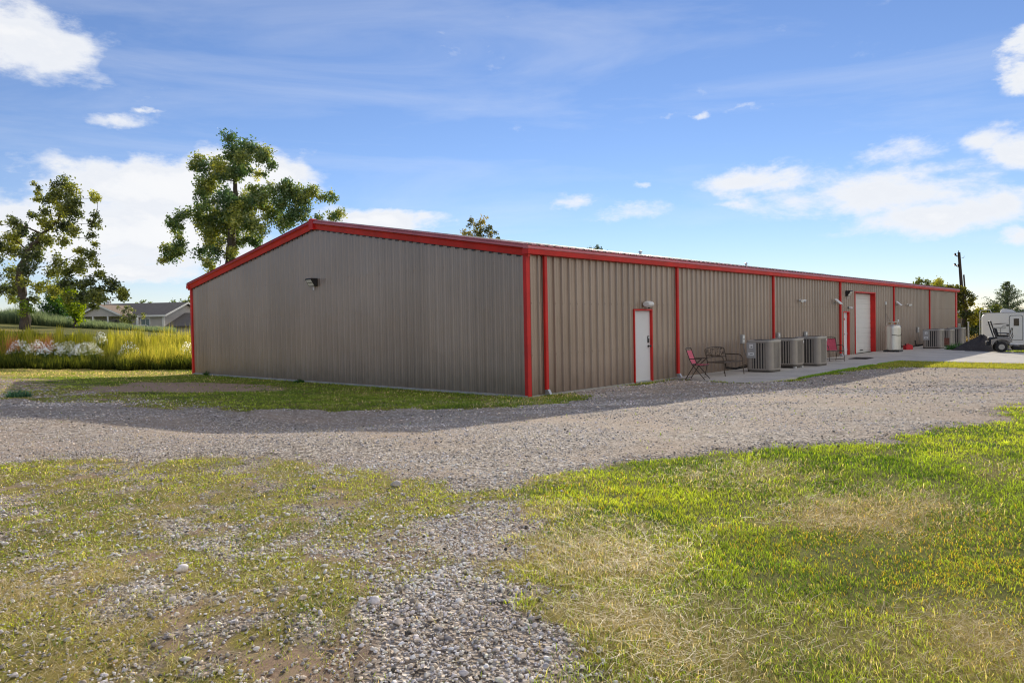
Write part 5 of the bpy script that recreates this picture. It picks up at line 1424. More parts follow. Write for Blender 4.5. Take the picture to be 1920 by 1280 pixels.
# porch with its own gable
PC, PW, PP = 6.3, 2.7, 2.2
mb = MB(); mb.add([(-PP, PC - PW, EV - .15), (-PP, PC + PW, EV - .15), (-PP, PC, EV + 1.05)], [(0, 1, 2)]); pw = mb.build('porch_gable', M_SID, hs)
mb = MB()
for sg in (-1, 1): roofslab((-PP - .3, PC + sg * (PW + .35), EV - .16), (-PP - .3, PC, EV + 1.2), (3.1, PC, EV + 1.2), (0.0, PC + sg * (PW + .35), EV - .16), .12)
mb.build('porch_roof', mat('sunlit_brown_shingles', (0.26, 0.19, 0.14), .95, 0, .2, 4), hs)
mb = MB()
for sg in (-1, 1): mb.add([(-PP - .33, PC + sg * (PW + .38), EV - .34), (-PP - .33, PC, EV + 1.02), (-PP - .33, PC, EV + 1.22), (-PP - .33, PC + sg * (PW + .38), EV - .14)], [(0, 1, 2, 3)])
mb.build('porch_trim', M_TRIM, hs, normals=False)
for yy in (PC - PW, PC - .9, PC + .9, PC + PW, PC - PW - 1.7):
    MB().box(-PP, -PP + .16, yy - .08, yy + .08, -.5, EV - .15).build('porch_post', M_TRIM, hs)
MB().box(-.05, -.01, PC - 1.2, PC + 1.5, 0, 2.1).build('porch_door', M_GLASS, hs)
for (ya, yb, za, zb) in ((1.75, 2.75, .65, 2.15), (9.6, 10.6, .8, 2.1), (13.0, 14.2, .8, 2.1)):
    w = MB().box(-.03, -.012, ya, yb, za, zb).build('window', mat('bluish_window', (.16, .22, .22), .15, 0, .2, 3), hs)
    o_ = [(ya - .12, za - .12), (yb + .12, za - .12), (yb + .12, zb + .14), (ya - .12, zb + .14)]; i_ = [(ya, za), (yb, za), (yb, zb), (ya, zb)]
    mb = MB(); mb.add([(-.07, *p) for p in o_] + [(-.07, *p) for p in i_] + [(-.01, *p) for p in o_] + [(-.01, *p) for p in i_],
       [f_ for k in range(4) for f_ in ((k, (k + 1) % 4, 4 + (k + 1) % 4, 4 + k), (k, 8 + k, 8 + (k + 1) % 4, (k + 1) % 4), (4 + k, 4 + (k + 1) % 4, 12 + (k + 1) % 4, 12 + k))])
    mb.build('frame', M_TRIM, w)
    MB().box(-.05, -.032, (ya + yb) / 2 - .02, (ya + yb) / 2 + .02, za, zb).build('mullion', M_TRIM, w)
# lower garage wing on the gable end
mb = MB(); mb.prism([(.6, -1.6), (8.4, -1.6), (8.4, 1.35), (4.5, 2.75), (.6, 1.35)], -5.0, -.01, 'y'); mb.build('garage_wall', mat('tan_siding', (0.58, 0.53, 0.47), .7, 0, .06, 2), hs)
mb = MB(); roofslab((.1, -5.4, 1.28), (4.5, -5.4, 2.87), (4.5, 0, 2.87), (.1, 0, 1.28)); roofslab((8.9, -5.4, 1.28), (4.5, -5.4, 2.87), (4.5, 0, 2.87), (8.9, 0, 1.28)); mb.build('garage_roof', M_SHG, hs)
mb = MB(); mb.add([(.08, -5.43, 1.12), (4.5, -5.43, 2.71), (4.5, -5.43, 2.9), (.08, -5.43, 1.31)], [(0, 1, 2, 3)]); mb.add([(8.92, -5.43, 1.12), (4.5, -5.43, 2.71), (4.5, -5.43, 2.9), (8.92, -5.43, 1.31)], [(0, 1, 2, 3)]); mb.build('garage_trim', M_TRIM, hs, normals=False)
gd_ = MB().box(2.4, 7.2, -5.03, -5.005, -1.5, .75).build('garage_door', M_GLASS, hs)
mb = MB(); mb.prism([(2.2, -1.5), (2.4, -1.5), (2.4, .75), (7.2, .75), (7.2, -1.5), (7.4, -1.5), (7.4, .9), (2.2, .9)], -5.05, -5.01, 'y'); mb.build('frame', M_TRIM, gd_)

# white car in front of the house
P = atd(262, 625, 76); P[2] = float(terr(P[0], P[1])) - .02
zc = float(atd(262, 609.5, 76)[2])
cr = empty('parked_car', 'white car parked before the grey house, mostly hidden by tall grass', 'car', (P[0], P[1], zc - 1.46), math.radians(20))
M_CARW = mat('white_car_paint', (.8, .8, .8), .2, 0, .02, 3)
body = [(-2.1, .35), (-2.15, .75), (-2.0, .92), (-1.2, .98), (1.0, .98), (1.95, .85), (2.15, .6), (2.1, .35)]
MB().prism(body, -.85, .85, 'y').build('body', M_CARW, cr)
mb = MB(); mb.add([(-1.25, -.8, .98), (1.1, -.8, .98), (.35, -.62, 1.46), (-.75, -.62, 1.46), (-1.25, .8, .98), (1.1, .8, .98), (.35, .62, 1.46), (-.75, .62, 1.46)], [(0, 1, 2, 3), (7, 6, 5, 4), (3, 2, 6, 7), (1, 5, 6, 2), (0, 3, 7, 4)]); mb.build('cabin', M_CARW, cr)
mb = MB(); mb.add([(1.03, -.70, 1.02), (.42, -.56, 1.415), (.42, .56, 1.415), (1.03, .70, 1.02)], [(0, 1, 2, 3)]); mb.v = [(a + .03, b, c + .02) for a, b, c in mb.v]; mb.build('windscreen', M_GLASS, cr)
for sy in (-1, 1):
    mb = MB(); mb.add([(-1.05, sy * .79, 1.03), (.85, sy * .79, 1.03), (.28, sy * .645, 1.40), (-.68, sy * .645, 1.40)], [(0, 1, 2, 3)]); mb.v = [(a, b + sy * .012, c) for a, b, c in mb.v]; mb.build('side_window', M_GLASS, cr)
    for sx in (-1.3, 1.3):
        mb = MB(); mb.lathe([(.31, -.1), (.33, -.06), (.33, .06), (.31, .1)], 18, (sx, sy * .8, .33), 'y'); mb.build('wheel', M_RUBBER, cr)

# ------------------------------------------------------------------ poles, shed
def pole(name, label, D, ub, vb, ut, vt, r0, r1, m):
    a = atd(ub, vb, D); b = atd(ut, vt, D); a[2] = float(terr(a[0], a[1])) - .2
    t = empty(name, label, 'pole', a)
    MB().tube([(0, 0, 0), tuple((b - a) * .5), tuple(b - a)], [r0, (r0 + r1) / 2, r1], 10).build('shaft', m, t, smooth=True)
    return t, a, b
M_POLE = mat('weathered_pole_wood', (0.07, 0.05, 0.038), .95, 0, .3, 8, bump=.4, stretch=(3, 3, .4))
t, a, b = pole('utility_pole', 'tall leaning wooden utility pole with side arms and insulators', 75, 1811, 650, 1798, 473, .20, .13, M_POLE)
def pt(u, v): return tuple(atd(u, v, 75) - a)
mb = MB(); mb.tube([pt(1799, 481), pt(1793, 480), pt(1791, 476)], .055, 6); mb.build('arm', M_POLE, t)
mb = MB(); mb.tube([pt(1801, 501), pt(1794, 499), pt(1790, 495)], .05, 6); mb.build('arm', M_POLE, t)
M_INS = mat('brown_insulator', (.06, .045, .04), .3, 0, .2, 10)
for (u, v) in ((1790.5, 496), (1797, 497.5), (1791, 477)):
    c = Vector(pt(u, v)); mb = MB(); mb.lathe([(.05, -.12), (.12, -.08), (.07, -.03), (.13, .0), (.07, .05), (.11, .09), (.04, .14)], 12, tuple(c)); mb.build('insulator', M_INS, t, smooth=True)
mb = MB(); mb.tube([pt(1797.5, 474), pt(1797.2, 470)], .04, 6); mb.tube([pt(1803, 484), pt(1807, 483), pt(1808, 480)], .02, 5); mb.build('top_pin', M_INS, t)
pole('utility_pole', 'shorter thin pole just right of the tall utility pole', 80, 1817, 650, 1807, 515, .11, .08, M_POLE)
t = empty('pipe_post', 'pale upright pipe post in front of the bushes right of the tree trunk', 'post', (0, 0, 0)); P = atd(1816.5, 645, 60); P[2] = float(terr(P[0], P[1])) - .05; t.location = P
top_ = atd(1815.5, 604, 60) - P
mb = MB(); mb.tube([(0, 0, 0), tuple(top_)], .055, 10); mb.build('shaft', M_GREYBOX, t, smooth=True)
mb = MB(); mb.lathe([(.07, 0), (.075, .02), (.05, .05)], 10, tuple(top_)); mb.build('cap', M_GREYBOX, t)

R0 = atd(1806, 640, 74); sh = empty('metal_shed', 'small tan metal outbuilding with red trim behind the far corner', 'shed', (R0[0], R0[1], -.95), YAW - PI / 2)
zt = float(atd(1806, 591, 74)[2]) + .95
MB().prism([(-5, 0), (0, 0), (0, zt), (-2.5, zt + .5), (-5, zt)], 0, 6, 'y').build('wall', wall_mat('tan_metal_shed', 'X'), sh)
mb = MB(); mb.box(-.10, .012, -.012, .1, 0, zt - .01); mb.prism([(.05, zt - .02), (.05, zt + .1), (-2.5, zt + .62), (-5.05, zt + .1), (-5.05, zt - .02), (-2.5, zt + .48)], -.05, -.005, 'y'); mb.build('trim', M_RED, sh)
mb = MB(); mb.prism([(.1, zt + .02), (-2.5, zt + .55), (-5.1, zt + .02), (-5.1, zt + .08), (-2.5, zt + .61), (.1, zt + .08)], -.0, 6.1, 'y'); mb.build('roof', M_ROOF, sh)
w = MB().box(-.55, -.25, -.03, -.005, 1.2, 2.0).build('window', M_WHITE, sh)

# ------------------------------------------------------------------ travel trailer
RVZ = -.85
P = atd(1842, 640, 54); rv = empty('travel_trailer', 'white travel trailer with dark stripes parked at the right edge', 'trailer', (P[0], P[1], RVZ), math.radians(-79))
M_RV = mat('white_fibreglass', (.9, .895, .87), .35, 0, .03, 1)
zb, zt = .55, float(atd(1880, 587, 54)[2]) - RVZ
rad_ = .32
prof_ = [(0.02, zb), (0.0, zb + .3), (0.0, zt - rad_)] + [(rad_ - rad_ * math.cos(a_), zt - rad_ + rad_ * math.sin(a_)) for a_ in np.linspace(.2, PI / 2, 6)] + [(8.2, zt), (8.6, zt - .5), (8.4, zb)]
MB().prism(prof_, 0, 2.4, 'y').build('body', M_RV, rv)
mb = MB(); mb.box(.05, 8.3, .06, 2.34, zt - .003, zt + .05, .02); mb.build('roof_edge', M_GREYBOX, rv)
mb = MB(); mb.prism([(1.15, zt + .04), (1.2, zt + .28), (1.35, zt + .33), (1.85, zt + .25), (2.1, zt + .04)], .8, 1.5, 'y'); mb.build('roof_vent', M_WPLAST, rv)
mb = MB(); mb.box(3.2, 4.1, .7, 1.6, zt + .04, zt + .32, .06); mb.build('roof_air_unit', M_WPLAST, rv)
dz_ = float(atd(1900, 637, 53)[2]) - RVZ; dtop = float(atd(1900, 592, 53)[2]) - RVZ
def rrect(x0, x1, z0, z1, r_): return [(x1 - r_ + r_ * math.cos(a_), z1 - r_ + r_ * math.sin(a_)) for a_ in np.linspace(0, PI / 2, 5)] + [(x0 + r_ - r_ * math.sin(a_), z1 - r_ + r_ * math.cos(a_)) for a_ in np.linspace(0, PI / 2, 5)] + [(x0, z0), (x1, z0)]
X0, X1 = 1.66, 2.42
dfr = MB().prism(rrect(X0 - .035, X1 + .035, dz_ - .03, dtop + .04, .14), -.016, -.002, 'y').build('door_frame', M_INK, rv)
dd_ = MB().prism(rrect(X0, X1, dz_, dtop, .11), -.026, -.0165, 'y').build('door', M_RV, rv)
MB().box(X0 + .24, X0 + .56, -.034, -.0265, dtop - .72, dtop - .20).build('window', mat('brown_tinted_glass', (.06, .04, .03), .12, 0, .2, 3), dd_)
mb = MB(); mb.box(X0 + .05, X0 + .12, -.05, -.0265, dz_ + .72, dz_ + .86, .008); mb.build('handle', M_WPLAST, dd_)
for zz in (dz_ + 1.05, dz_ + .45): MB().box(X0 - .19, X0 - .05, -.03, -.002, zz - .05, zz + .05, .012).build('hinge', M_BLACK, rv)
mb = MB(); mb.tube([(X0 - .2, -.05, dz_ + 1.05), (X0 - .42, -.06, dz_ + 1.0), (X0 - .55, -.06, dz_ + .82), (X0 - .55, -.06, dz_ + .3)], .013, 6); mb.build('grab_rail', M_INK, rv)
MB().box(X0 - .02, X1 + .05, -.34, .1, zb - .25, zb - .06).build('step', M_BLACK, rv)
def stripe(pts, wd, name='stripe'):
    mb = MB(); vs = []
    for (x_, z_), w_ in zip(pts, wd): vs += [(x_, -.006, z_ - w_), (x_, -.006, z_ + w_)]
    mb.add(vs, [(2 * i, 2 * i + 2, 2 * i + 3, 2 * i + 1) for i in range(len(pts) - 1)]); return mb.build(name, mat('taupe_decal', (.13, .11, .10), .4, 0, .1, 4), rv)
zs = float(atd(1865, 608, 54)[2]) - RVZ
stripe([(.22, zs - .01), (.5, zs - .01), (.8, zs + .02), (1.1, zs + .05), (1.4, zs + .06), (1.6, zs + .05)], [.004, .012, .03, .035, .02, .008])
zs2 = float(atd(1910, 624, 53)[2]) - RVZ
stripe([(2.05, zs2 + .02), (2.4, zs2 - .01)], [.004, .012]) if False else None
stripe([(2.5, zs2), (2.9, zs2 - .05), (3.6, zs2 - .07), (5, zs2)], [.02, .03, .035, .01])
def lettering(txt, size, loc, parent, m, name):
    cu = bpy.data.curves.new(name, 'FONT'); cu.body = txt; cu.size = size; cu.extrude = .002; cu.materials.append(m)
    tmp = bpy.data.objects.new(name, cu); COL.objects.link(tmp); bpy.context.view_layer.update()
    me = bpy.data.meshes.new_from_object(tmp.evaluated_get(bpy.context.evaluated_depsgraph_get())); bpy.data.objects.remove(tmp)
    me.materials.clear(); me.materials.append(m)
    o = bpy.data.objects.new(name, me); COL.objects.link(o); o.parent = parent; o.location = loc; o.rotation_euler = (PI / 2, 0, 0); return o
zl = float(atd(1880, 615, 54)[2]) - RVZ
lettering('WILDWOOD', .125, (.70, -.008, zl), rv, M_INK, 'lettering')
MB().box(.72, 1.36, -.006, -.003, zl - .09, zl - .075).build('underline', M_GREYBOX, rv)
MB().box(.25, .33, -.02, -.002, .95, 1.03, .01).build('marker_light', M_INK, rv)
# ladder over the rear
mb = MB()
for yy in (.55, .95):
    mb.tube([(-.14, yy, zb + .15), (-.14, yy, zt + .05), (-.08, yy, zt + .22), (.08, yy, zt + .26), (.5, yy, zt + .26), (.58, yy, zt + .05)], .022, 7)
for i in range(7): mb.tube([(-.14, .55, zb + .35 + i * .28), (-.14, .95, zb + .35 + i * .28)], .018, 6)
for yy in (.55, .95):
    for zz in (zb + .3, zt - .4): mb.tube([(-.14, yy, zz), (.02, yy, zz)], .015, 5)
mb.build('ladder', M_WPLAST, rv)
MB().box(-.10, 0.0, .1, 2.3, zb - .05, zb + .12, .02).build('bumper', M_INK, rv)
for sy in (.08, 2.1):
    for sx in (4.6, 5.5):
        mb = MB(); mb.lathe([(.30, -.1), (.34, -.06), (.34, .06), (.30, .1)], 18, (sx, sy + .1, .34), 'y'); wl = mb.build('wheel', M_RUBBER, rv)
        mb = MB(); mb.lathe([(.18, -.115), (.17, -.10), (.17, .10), (.18, .115)], 14, (sx, sy + .1, .34), 'y'); mb.build('rim', M_WPLAST, wl)
mb = MB(); mb.box(.3, 8.2, .3, 2.1, zb - .12, zb + .01); mb.build('chassis', M_BLACK, rv)
for sx in (.5, 8.0):
    for sy in (.3, 2.1): MB().box(sx - .05, sx + .05, sy - .05, sy + .05, 0.0, zb - .1).build('jack_stand', M_BLACK, rv)

# ------------------------------------------------------------------ mower and dirt pile
P = gp(1885, 661.5); mw = empty('riding_mower', 'grey zero-turn riding mower with roll bar parked on the concrete', 'mower', (P[0] + .15, P[1] + .25, SLAB_Z), math.radians(-74))
M_MW = mat('silver_grey_mower_paint', (.27, .25, .225), .45, .15, .12, 4)
for sy in (-.52, .52):
    mb = MB(); mb.lathe([(.19, -.13), (.235, -.11), (.245, -.06), (.245, .06), (.235, .11), (.19, .13)], 26, (0, sy, .245), 'y'); wl = mb.build('rear_wheel', M_RUBBER, mw, smooth=True)
    mb = MB(); mb.lathe([(.155, -.135), (.15, -.09), (.05, -.08), (.05, -.11), (.02, -.115)], 18, (0, sy, .285), 'y') if sy < 0 else mb.lathe([(.155, .135), (.15, .09), (.05, .08), (.05, .11), (.02, .115)], 18, (0, sy, .285), 'y')
    mb2 = MB(); mb2.lathe([(.125, -.138 if sy < 0 else .138), (.13, -.12 if sy < 0 else .12), (.06, -.085 if sy < 0 else .085), (.045, -.115 if sy < 0 else .115), (.01, -.12 if sy < 0 else .12)], 18, (0, sy, .245), 'y')
    mb2.build('rim', mat('pale_wheel_rim', (.45, .42, .36), .5, .2, .1, 10), wl, smooth=True)
    mb = MB(); mb.prism([(-.42, .32), (-.40, .52), (-.2, .60), (.15, .61), (.36, .56), (.42, .44), (.30, .44), (.22, .56), (0, .615), (-.22, .56), (-.32, .40), (-.34, .32)] if False else [(-.40, .36), (-.40, .58), (.05, .66), (.40, .60), (.42, .46), (.30, .46), (.20, .56), (.0, .60), (-.20, .55), (-.30, .44), (-.33, .36)], sy - .12, sy + .12, 'y'); mb.build('fender', M_MW, mw)
    mb = MB(); mb.lathe([(.10, -.06), (.14, -.04), (.14, .04), (.10, .06)], 18, (1.45, sy * .75, .14), 'y'); fw = mb.build('caster_wheel', M_RUBBER, mw, smooth=True)
    mb = MB(); mb.tube([(1.45, sy * .75 - .09, .14), (1.45, sy * .75 - .09, .32), (1.42, sy * .75, .36), (1.15, sy * .6, .36)], .022, 6); mb.build('caster_arm', M_MW, mw)
    mb = MB(); mb.tube([(-.12, sy * .85, .45), (-.28, sy * .85, 1.0), (-.40, sy * .85, 1.42)], .03, 8); mb.build('roll_bar_post', M_BLACK, mw)
    mb = MB(); mb.tube([(.42, sy * .45, .52), (.50, sy * .45, .75), (.46, sy * .45, .95), (.50, sy * .32, 1.12)], .018, 7); mb.build('lever', M_BLACK, mw)
mb = MB(); mb.tube([(-.40, -.442, 1.42), (-.405, -.38, 1.45), (-.405, .38, 1.45), (-.40, .442, 1.42)], .03, 8); mb.build('roll_bar_top', M_BLACK, mw)
mb = MB(); mb.box(-.48, -.12, -.28, .28, .34, .70, .05); mb.box(-.56, -.4, -.22, .22, .30, .5, .03); mb.build('engine', M_BLACK, mw)
mb = MB(); mb.box(-.2, .38, -.40, .40, .38, .68, .03); mb.box(.34, .95, -.34, .34, .30, .36, .01); mb.build('body', M_MW, mw)
mb = MB(); mb.box(-.16, .34, -.26, .26, .70, .80, .04); st_ = mb.build('seat', M_RUBBER, mw)
mb = MB(); mb.prism([(-.16, .76), (-.06, .78), (-.14, 1.10), (-.22, 1.12), (-.24, .95)], -.24, .24, 'y'); mb.build('backrest', M_RUBBER, mw)
mb = MB(); mb.box(-.05, .32, -.33, -.27, .86, .90, .01); mb.box(-.05, .32, .27, .33, .86, .90, .01); mb.build('armrest', M_BLACK, mw)
mb = MB(); mb.prism([(.45, -.68), (.45, .55), (.75, .75), (1.1, .70), (1.25, .3), (1.25, -.3), (1.1, -.72), (.75, -.80)], .10, .27, 'z'); mb.box(.6, 1.1, -.3, .3, .265, .31, .01)
mb.build('mower_deck', mat('dusty_black_deck', (.035, .03, .027), .7, 0, .35, 9), mw)
mb = MB(); mb.prism([(.62, -1.08), (1.05, -1.02), (1.05, -.76), (.62, -.78)], .12, .16, 'z'); mb.build('discharge_chute', M_RUBBER, mw)
for px_ in (.6, 1.05):
    mb = MB(); mb.lathe([(.13, 0), (.15, .02), (.15, .06), (.05, .08)], 14, (px_, -.36 + px_ * .1, .27)); mb.build('spindle_cover', M_MW, mw)

# pile of dark soil
P = atd(1842, 640, 37.3); P[2] = 0.0; g = np.random.default_rng(77)
nr, na = 26, 64; vs = [(0, 0, .80)]; fs = []
for i in range(1, nr + 1):
    for k in range(na):
        a_ = 2 * PI * k / na; t_ = i / nr
        ex_ = 1 + .18 * math.sin(a_ * 2 + 1) + .10 * math.sin(a_ * 3)
        x_ = 1.35 * t_ * ex_ * math.cos(a_); y_ = 1.25 * t_ * ex_ * math.sin(a_)
        z_ = .80 * (1 - t_) ** 1.05 * (1 + .1 * math.sin(a_ * 3)) + .10 * (float(fbm(x_ * 3 + 7, y_ * 3, 3, 4)) - .5) * (1 - t_ ** 4) - .02
        vs.append((x_, y_, z_))
for k in range(na): fs.append((0, 1 + k, 1 + (k + 1) % na))
for i in range(nr - 1):
    for k in range(na): fs.append((1 + i * na + k, 1 + (i + 1) * na + k, 1 + (i + 1) * na + (k + 1) % na, 1 + i * na + (k + 1) % na))
o = MB().add(vs, fs).build('dirt_pile', mat('dark_asphalt_millings', (.055, .048, .046), .95, 0, .45, 14, bump=.9, bscale=45), smooth=True)
o.location = (P[0], P[1], float(terr(P[0], P[1]))); o.rotation_euler = (0, 0, math.radians(-50)); tag(o, 'dark heap of soil and millings behind the mower', 'pile')


# ------------------------------------------------------------------ sky
def azel(u, v):
    d = ray(u, v)
    return math.atan2(d[1], d[0]), math.asin(d[2])

SUN = Vector((2.14, 1.30, 1.0)).normalized()
sun_el = math.asin(SUN.z); sun_az = math.atan2(SUN.y, SUN.x)
W = bpy.data.worlds.new('World'); SC.world = W; W.use_nodes = True
nt = W.node_tree; nt.nodes.clear(); L = nt.links.new
out = N(nt, 'ShaderNodeOutputWorld'); bg = N(nt, 'ShaderNodeBackground', i_Strength=0.120)
sky = N(nt, 'ShaderNodeTexSky', sky_type='NISHITA', sun_disc=False, sun_elevation=sun_el, sun_rotation=PI / 2 - sun_az,
        altitude=200.0, air_density=1.0, dust_density=0.0, ozone_density=4.0)
tc = N(nt, 'ShaderNodeTexCoord'); sp = N(nt, 'ShaderNodeSeparateXYZ'); L(tc.outputs['Generated'], sp.inputs[0])
az0 = N(nt, 'ShaderNodeMath', operation='ARCTAN2'); L(sp.outputs['Y'], az0.inputs[0]); L(sp.outputs['X'], az0.inputs[1])
el0 = N(nt, 'ShaderNodeMath', operation='ARCSINE'); L(sp.outputs['Z'], el0.inputs[0])
wm = N(nt, 'ShaderNodeMapping'); wm.inputs['Scale'].default_value = (1, 1, 1.8); L(tc.outputs['Generated'], wm.inputs[0])
wn_ = N(nt, 'ShaderNodeTexNoise', i_Scale=15.0, i_Detail=6.0, i_Roughness=0.62); L(wm.outputs[0], wn_.inputs['Vector'])
ws = N(nt, 'ShaderNodeSeparateColor'); L(wn_.outputs['Color'], ws.inputs[0])
def warp(src, ch, amt):
    a_ = N(nt, 'ShaderNodeMath', operation='SUBTRACT'); L(ws.outputs[ch], a_.inputs[0]); a_.inputs[1].default_value = 0.5
    b_ = N(nt, 'ShaderNodeMath', operation='MULTIPLY_ADD'); L(a_.outputs[0], b_.inputs[0]); b_.inputs[1].default_value = amt; L(src.outputs[0], b_.inputs[2]); return b_
az = warp(az0, 0, 0.085); el = warp(el0, 1, 0.040)
CLOUDS = [  # photo px centre, half-sizes px, weight
    (60, 70, 170, 75, 1.0), (150, 95, 70, 40, .6), (20, 110, 90, 30, .5),
    (1925, 75, 60, 45, .9), (1925, 140, 62, 35, .9), (210, 224, 95, 20, .54), (265, 206, 34, 8, .44),
    (300, 350, 200, 60, 1.25), (470, 320, 120, 52, 1.1), (120, 440, 220, 66, 1.2), (330, 440, 180, 72, 1.25), (580, 350, 70, 40, .5), (700, 412, 130, 28, 1.0), (230, 505, 190, 30, .95), (40, 400, 90, 26, .8),
    (1420, 338, 180, 36, .74), (1075, 378, 60, 20, .56), (1185, 400, 95, 26, .7), (1385, 382, 50, 13, .48),
    (1660, 290, 140, 36, .60), (1850, 262, 90, 40, .66), (1905, 285, 60, 48, .74), (1630, 370, 300, 54, .72), (1740, 408, 220, 44, .74), (1880, 380, 140, 45, .68), (1920, 440, 60, 30, .72), (1500, 360, 130, 36, .48),
    (1255, 214, 44, 9, .46), (1316, 214, 28, 11, .5), (1400, 207, 58, 10, .46), (1720, 155, 14, 8, .35), (1200, 352, 25, 8, .45),
]
acc = None
for (u, v, a, b, w) in CLOUDS:
    A0, E0 = azel(u, v); A1, _ = azel(u + a, v); _, E1 = azel(u, v - b)
    s1 = N(nt, 'ShaderNodeMath', operation='SUBTRACT'); L(az.outputs[0], s1.inputs[0]); s1.inputs[1].default_value = A0
    m1 = N(nt, 'ShaderNodeMath', operation='MULTIPLY'); L(s1.outputs[0], m1.inputs[0]); m1.inputs[1].default_value = 1 / abs(A1 - A0)
    p1 = N(nt, 'ShaderNodeMath', operation='MULTIPLY'); L(m1.outputs[0], p1.inputs[0]); L(m1.outputs[0], p1.inputs[1])
    s2 = N(nt, 'ShaderNodeMath', operation='SUBTRACT'); L(el.outputs[0], s2.inputs[0]); s2.inputs[1].default_value = E0
    m2 = N(nt, 'ShaderNodeMath', operation='MULTIPLY'); L(s2.outputs[0], m2.inputs[0]); m2.inputs[1].default_value = 1 / abs(E1 - E0)
    p2 = N(nt, 'ShaderNodeMath', operation='MULTIPLY_ADD'); L(m2.outputs[0], p2.inputs[0]); L(m2.outputs[0], p2.inputs[1]); L(p1.outputs[0], p2.inputs[2])
    ex = N(nt, 'ShaderNodeMath', operation='MULTIPLY'); L(p2.outputs[0], ex.inputs[0]); ex.inputs[1].default_value = -1.1
    ee = N(nt, 'ShaderNodeMath', operation='EXPONENT'); L(ex.outputs[0], ee.inputs[0])
    sc = N(nt, 'ShaderNodeMath', operation='MULTIPLY'); L(ee.outputs[0], sc.inputs[0]); sc.inputs[1].default_value = w
    if acc is None: acc = sc
    else:
        mxn = N(nt, 'ShaderNodeMath', operation='SMOOTH_MAX'); L(acc.outputs[0], mxn.inputs[0]); L(sc.outputs[0], mxn.inputs[1]); mxn.inputs[2].default_value = 0.15; acc = mxn
mp = N(nt, 'ShaderNodeMapping'); mp.inputs['Scale'].default_value = (1, 1, 2.2); L(tc.outputs['Generated'], mp.inputs[0])
cn = N(nt, 'ShaderNodeTexNoise', i_Scale=7.0, i_Detail=11.0, i_Roughness=0.62, i_Distortion=0.35); L(mp.outputs[0], cn.inputs['Vector'])
cn2 = N(nt, 'ShaderNodeTexNoise', i_Scale=26.0, i_Detail=8.0, i_Roughness=0.65); L(mp.outputs[0], cn2.inputs['Vector'])
cm = N(nt, 'ShaderNodeMath', operation='MULTIPLY_ADD'); L(cn2.outputs['Fac'], cm.inputs[0]); cm.inputs[1].default_value = 0.35; L(cn.outputs['Fac'], cm.inputs[2])   # ~0.3..1.05
ca = N(nt, 'ShaderNodeMath', operation='MULTIPLY_ADD'); L(acc.outputs[0], ca.inputs[0]); ca.inputs[1].default_value = 0.72; L(cm.outputs[0], ca.inputs[2])
dens = N(nt, 'ShaderNodeMapRange', interpolation_type='SMOOTHSTEP', i_1=0.85, i_2=1.20, i_3=0.0, i_4=0.96); L(ca.outputs[0], dens.inputs[0])
# unseen bright cloud added behind the camera as fill light on the shaded walls
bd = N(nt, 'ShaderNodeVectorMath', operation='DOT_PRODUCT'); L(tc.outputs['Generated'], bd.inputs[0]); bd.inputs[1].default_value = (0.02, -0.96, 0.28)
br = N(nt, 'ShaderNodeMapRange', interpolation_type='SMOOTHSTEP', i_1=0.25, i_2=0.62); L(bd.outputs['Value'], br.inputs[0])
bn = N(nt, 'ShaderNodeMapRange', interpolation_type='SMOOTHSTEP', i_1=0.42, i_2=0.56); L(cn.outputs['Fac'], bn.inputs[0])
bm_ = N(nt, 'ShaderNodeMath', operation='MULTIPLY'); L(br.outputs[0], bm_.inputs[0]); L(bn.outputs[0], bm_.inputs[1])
# faint high veil
vm = N(nt, 'ShaderNodeMapping'); vm.inputs['Scale'].default_value = (0.8, 0.8, 5.0); vm.inputs['Rotation'].default_value = (0.1, 0.05, 0.5); L(tc.outputs['Generated'], vm.inputs[0])
vn = N(nt, 'ShaderNodeTexNoise', i_Scale=2.6, i_Detail=9.0, i_Roughness=.6, i_Distortion=.6); L(vm.outputs[0], vn.inputs['Vector'])
vd = N(nt, 'ShaderNodeMapRange', i_1=0.46, i_2=0.8, i_3=0.0, i_4=0.28); L(vn.outputs['Fac'], vd.inputs[0])
dm = N(nt, 'ShaderNodeMath', operation='MAXIMUM'); L(dens.outputs[0], dm.inputs[0]); L(vd.outputs[0], dm.inputs[1])
ccol = ramp(nt, [(0.0, (8.0, 8.1, 8.3)), (0.45, (7.2, 7.4, 7.8)), (0.62, (7.9, 7.95, 8.1)), (1.0, (8.2, 8.2, 8.2))])
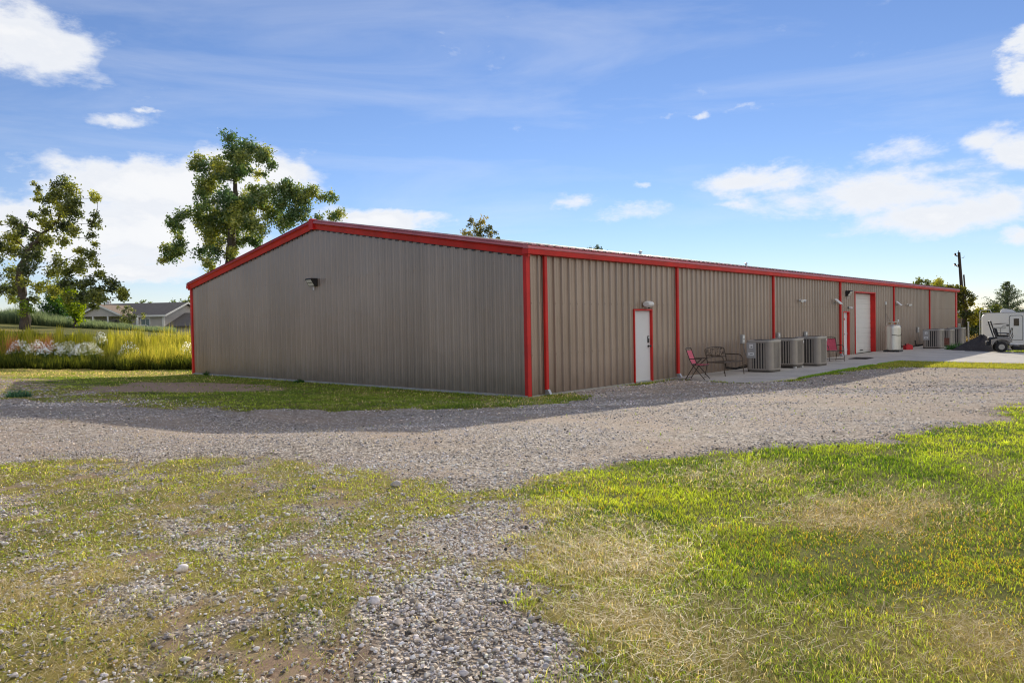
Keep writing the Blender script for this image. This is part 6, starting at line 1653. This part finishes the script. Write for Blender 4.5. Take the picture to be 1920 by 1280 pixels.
cmap = N(nt, 'ShaderNodeMapRange', i_1=.9, i_2=1.7); L(ca.outputs[0], cmap.inputs[0]); L(cmap.outputs[0], ccol.inputs[0])
SKYTINT = N(nt, 'ShaderNodeMix', data_type='RGBA', blend_type='MULTIPLY', i_0=1.0); SKYTINT.inputs[7].default_value = (0.95, 0.89, 1.0, 1)
L(sky.outputs[0], SKYTINT.inputs[6])
mx = N(nt, 'ShaderNodeMix', data_type='RGBA'); L(dm.outputs[0], mx.inputs[0]); L(SKYTINT.outputs[2], mx.inputs[6]); L(ccol.outputs[0], mx.inputs[7])
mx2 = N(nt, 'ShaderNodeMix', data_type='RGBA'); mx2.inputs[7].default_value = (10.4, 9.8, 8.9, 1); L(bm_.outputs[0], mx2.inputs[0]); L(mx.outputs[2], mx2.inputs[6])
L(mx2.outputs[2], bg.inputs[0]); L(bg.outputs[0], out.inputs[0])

sl = bpy.data.lights.new('sun', 'SUN'); sl.energy = 5.0; sl.angle = math.radians(0.53); sl.color = (1.0, 0.895, 0.74)
so = bpy.data.objects.new('sun', sl); COL.objects.link(so); so.rotation_euler = (-SUN).to_track_quat('-Z', 'Y').to_euler(); so.location = (0, 0, 40)

cam = bpy.data.cameras.new('camera'); co = bpy.data.objects.new('camera', cam); COL.objects.link(co)
SC.cycles.pixel_filter_type = 'BLACKMAN_HARRIS'; SC.cycles.filter_width = 1.15
cam.sensor_width = 36.0; cam.sensor_fit = 'HORIZONTAL'; cam.lens = F_PX / 1920 * 36.0; cam.clip_end = 9000; cam.clip_start = 0.05
Mx = Matrix(((_r[0], _u[0], -_f[0], CAM[0]), (_r[1], _u[1], -_f[1], CAM[1]), (_r[2], _u[2], -_f[2], CAM[2]), (0, 0, 0, 1)))
co.matrix_world = Mx
SC.camera = co
SC.view_settings.view_transform = 'Standard'; SC.view_settings.look = 'None'; SC.view_settings.exposure = 0; SC.view_settings.gamma = 1
SC.cycles.max_bounces = 6; SC.cycles.diffuse_bounces = 3; SC.cycles.glossy_bounces = 3; SC.cycles.transmission_bounces = 4; SC.cycles.transparent_max_bounces = 8
SC.cycles.use_denoising = True
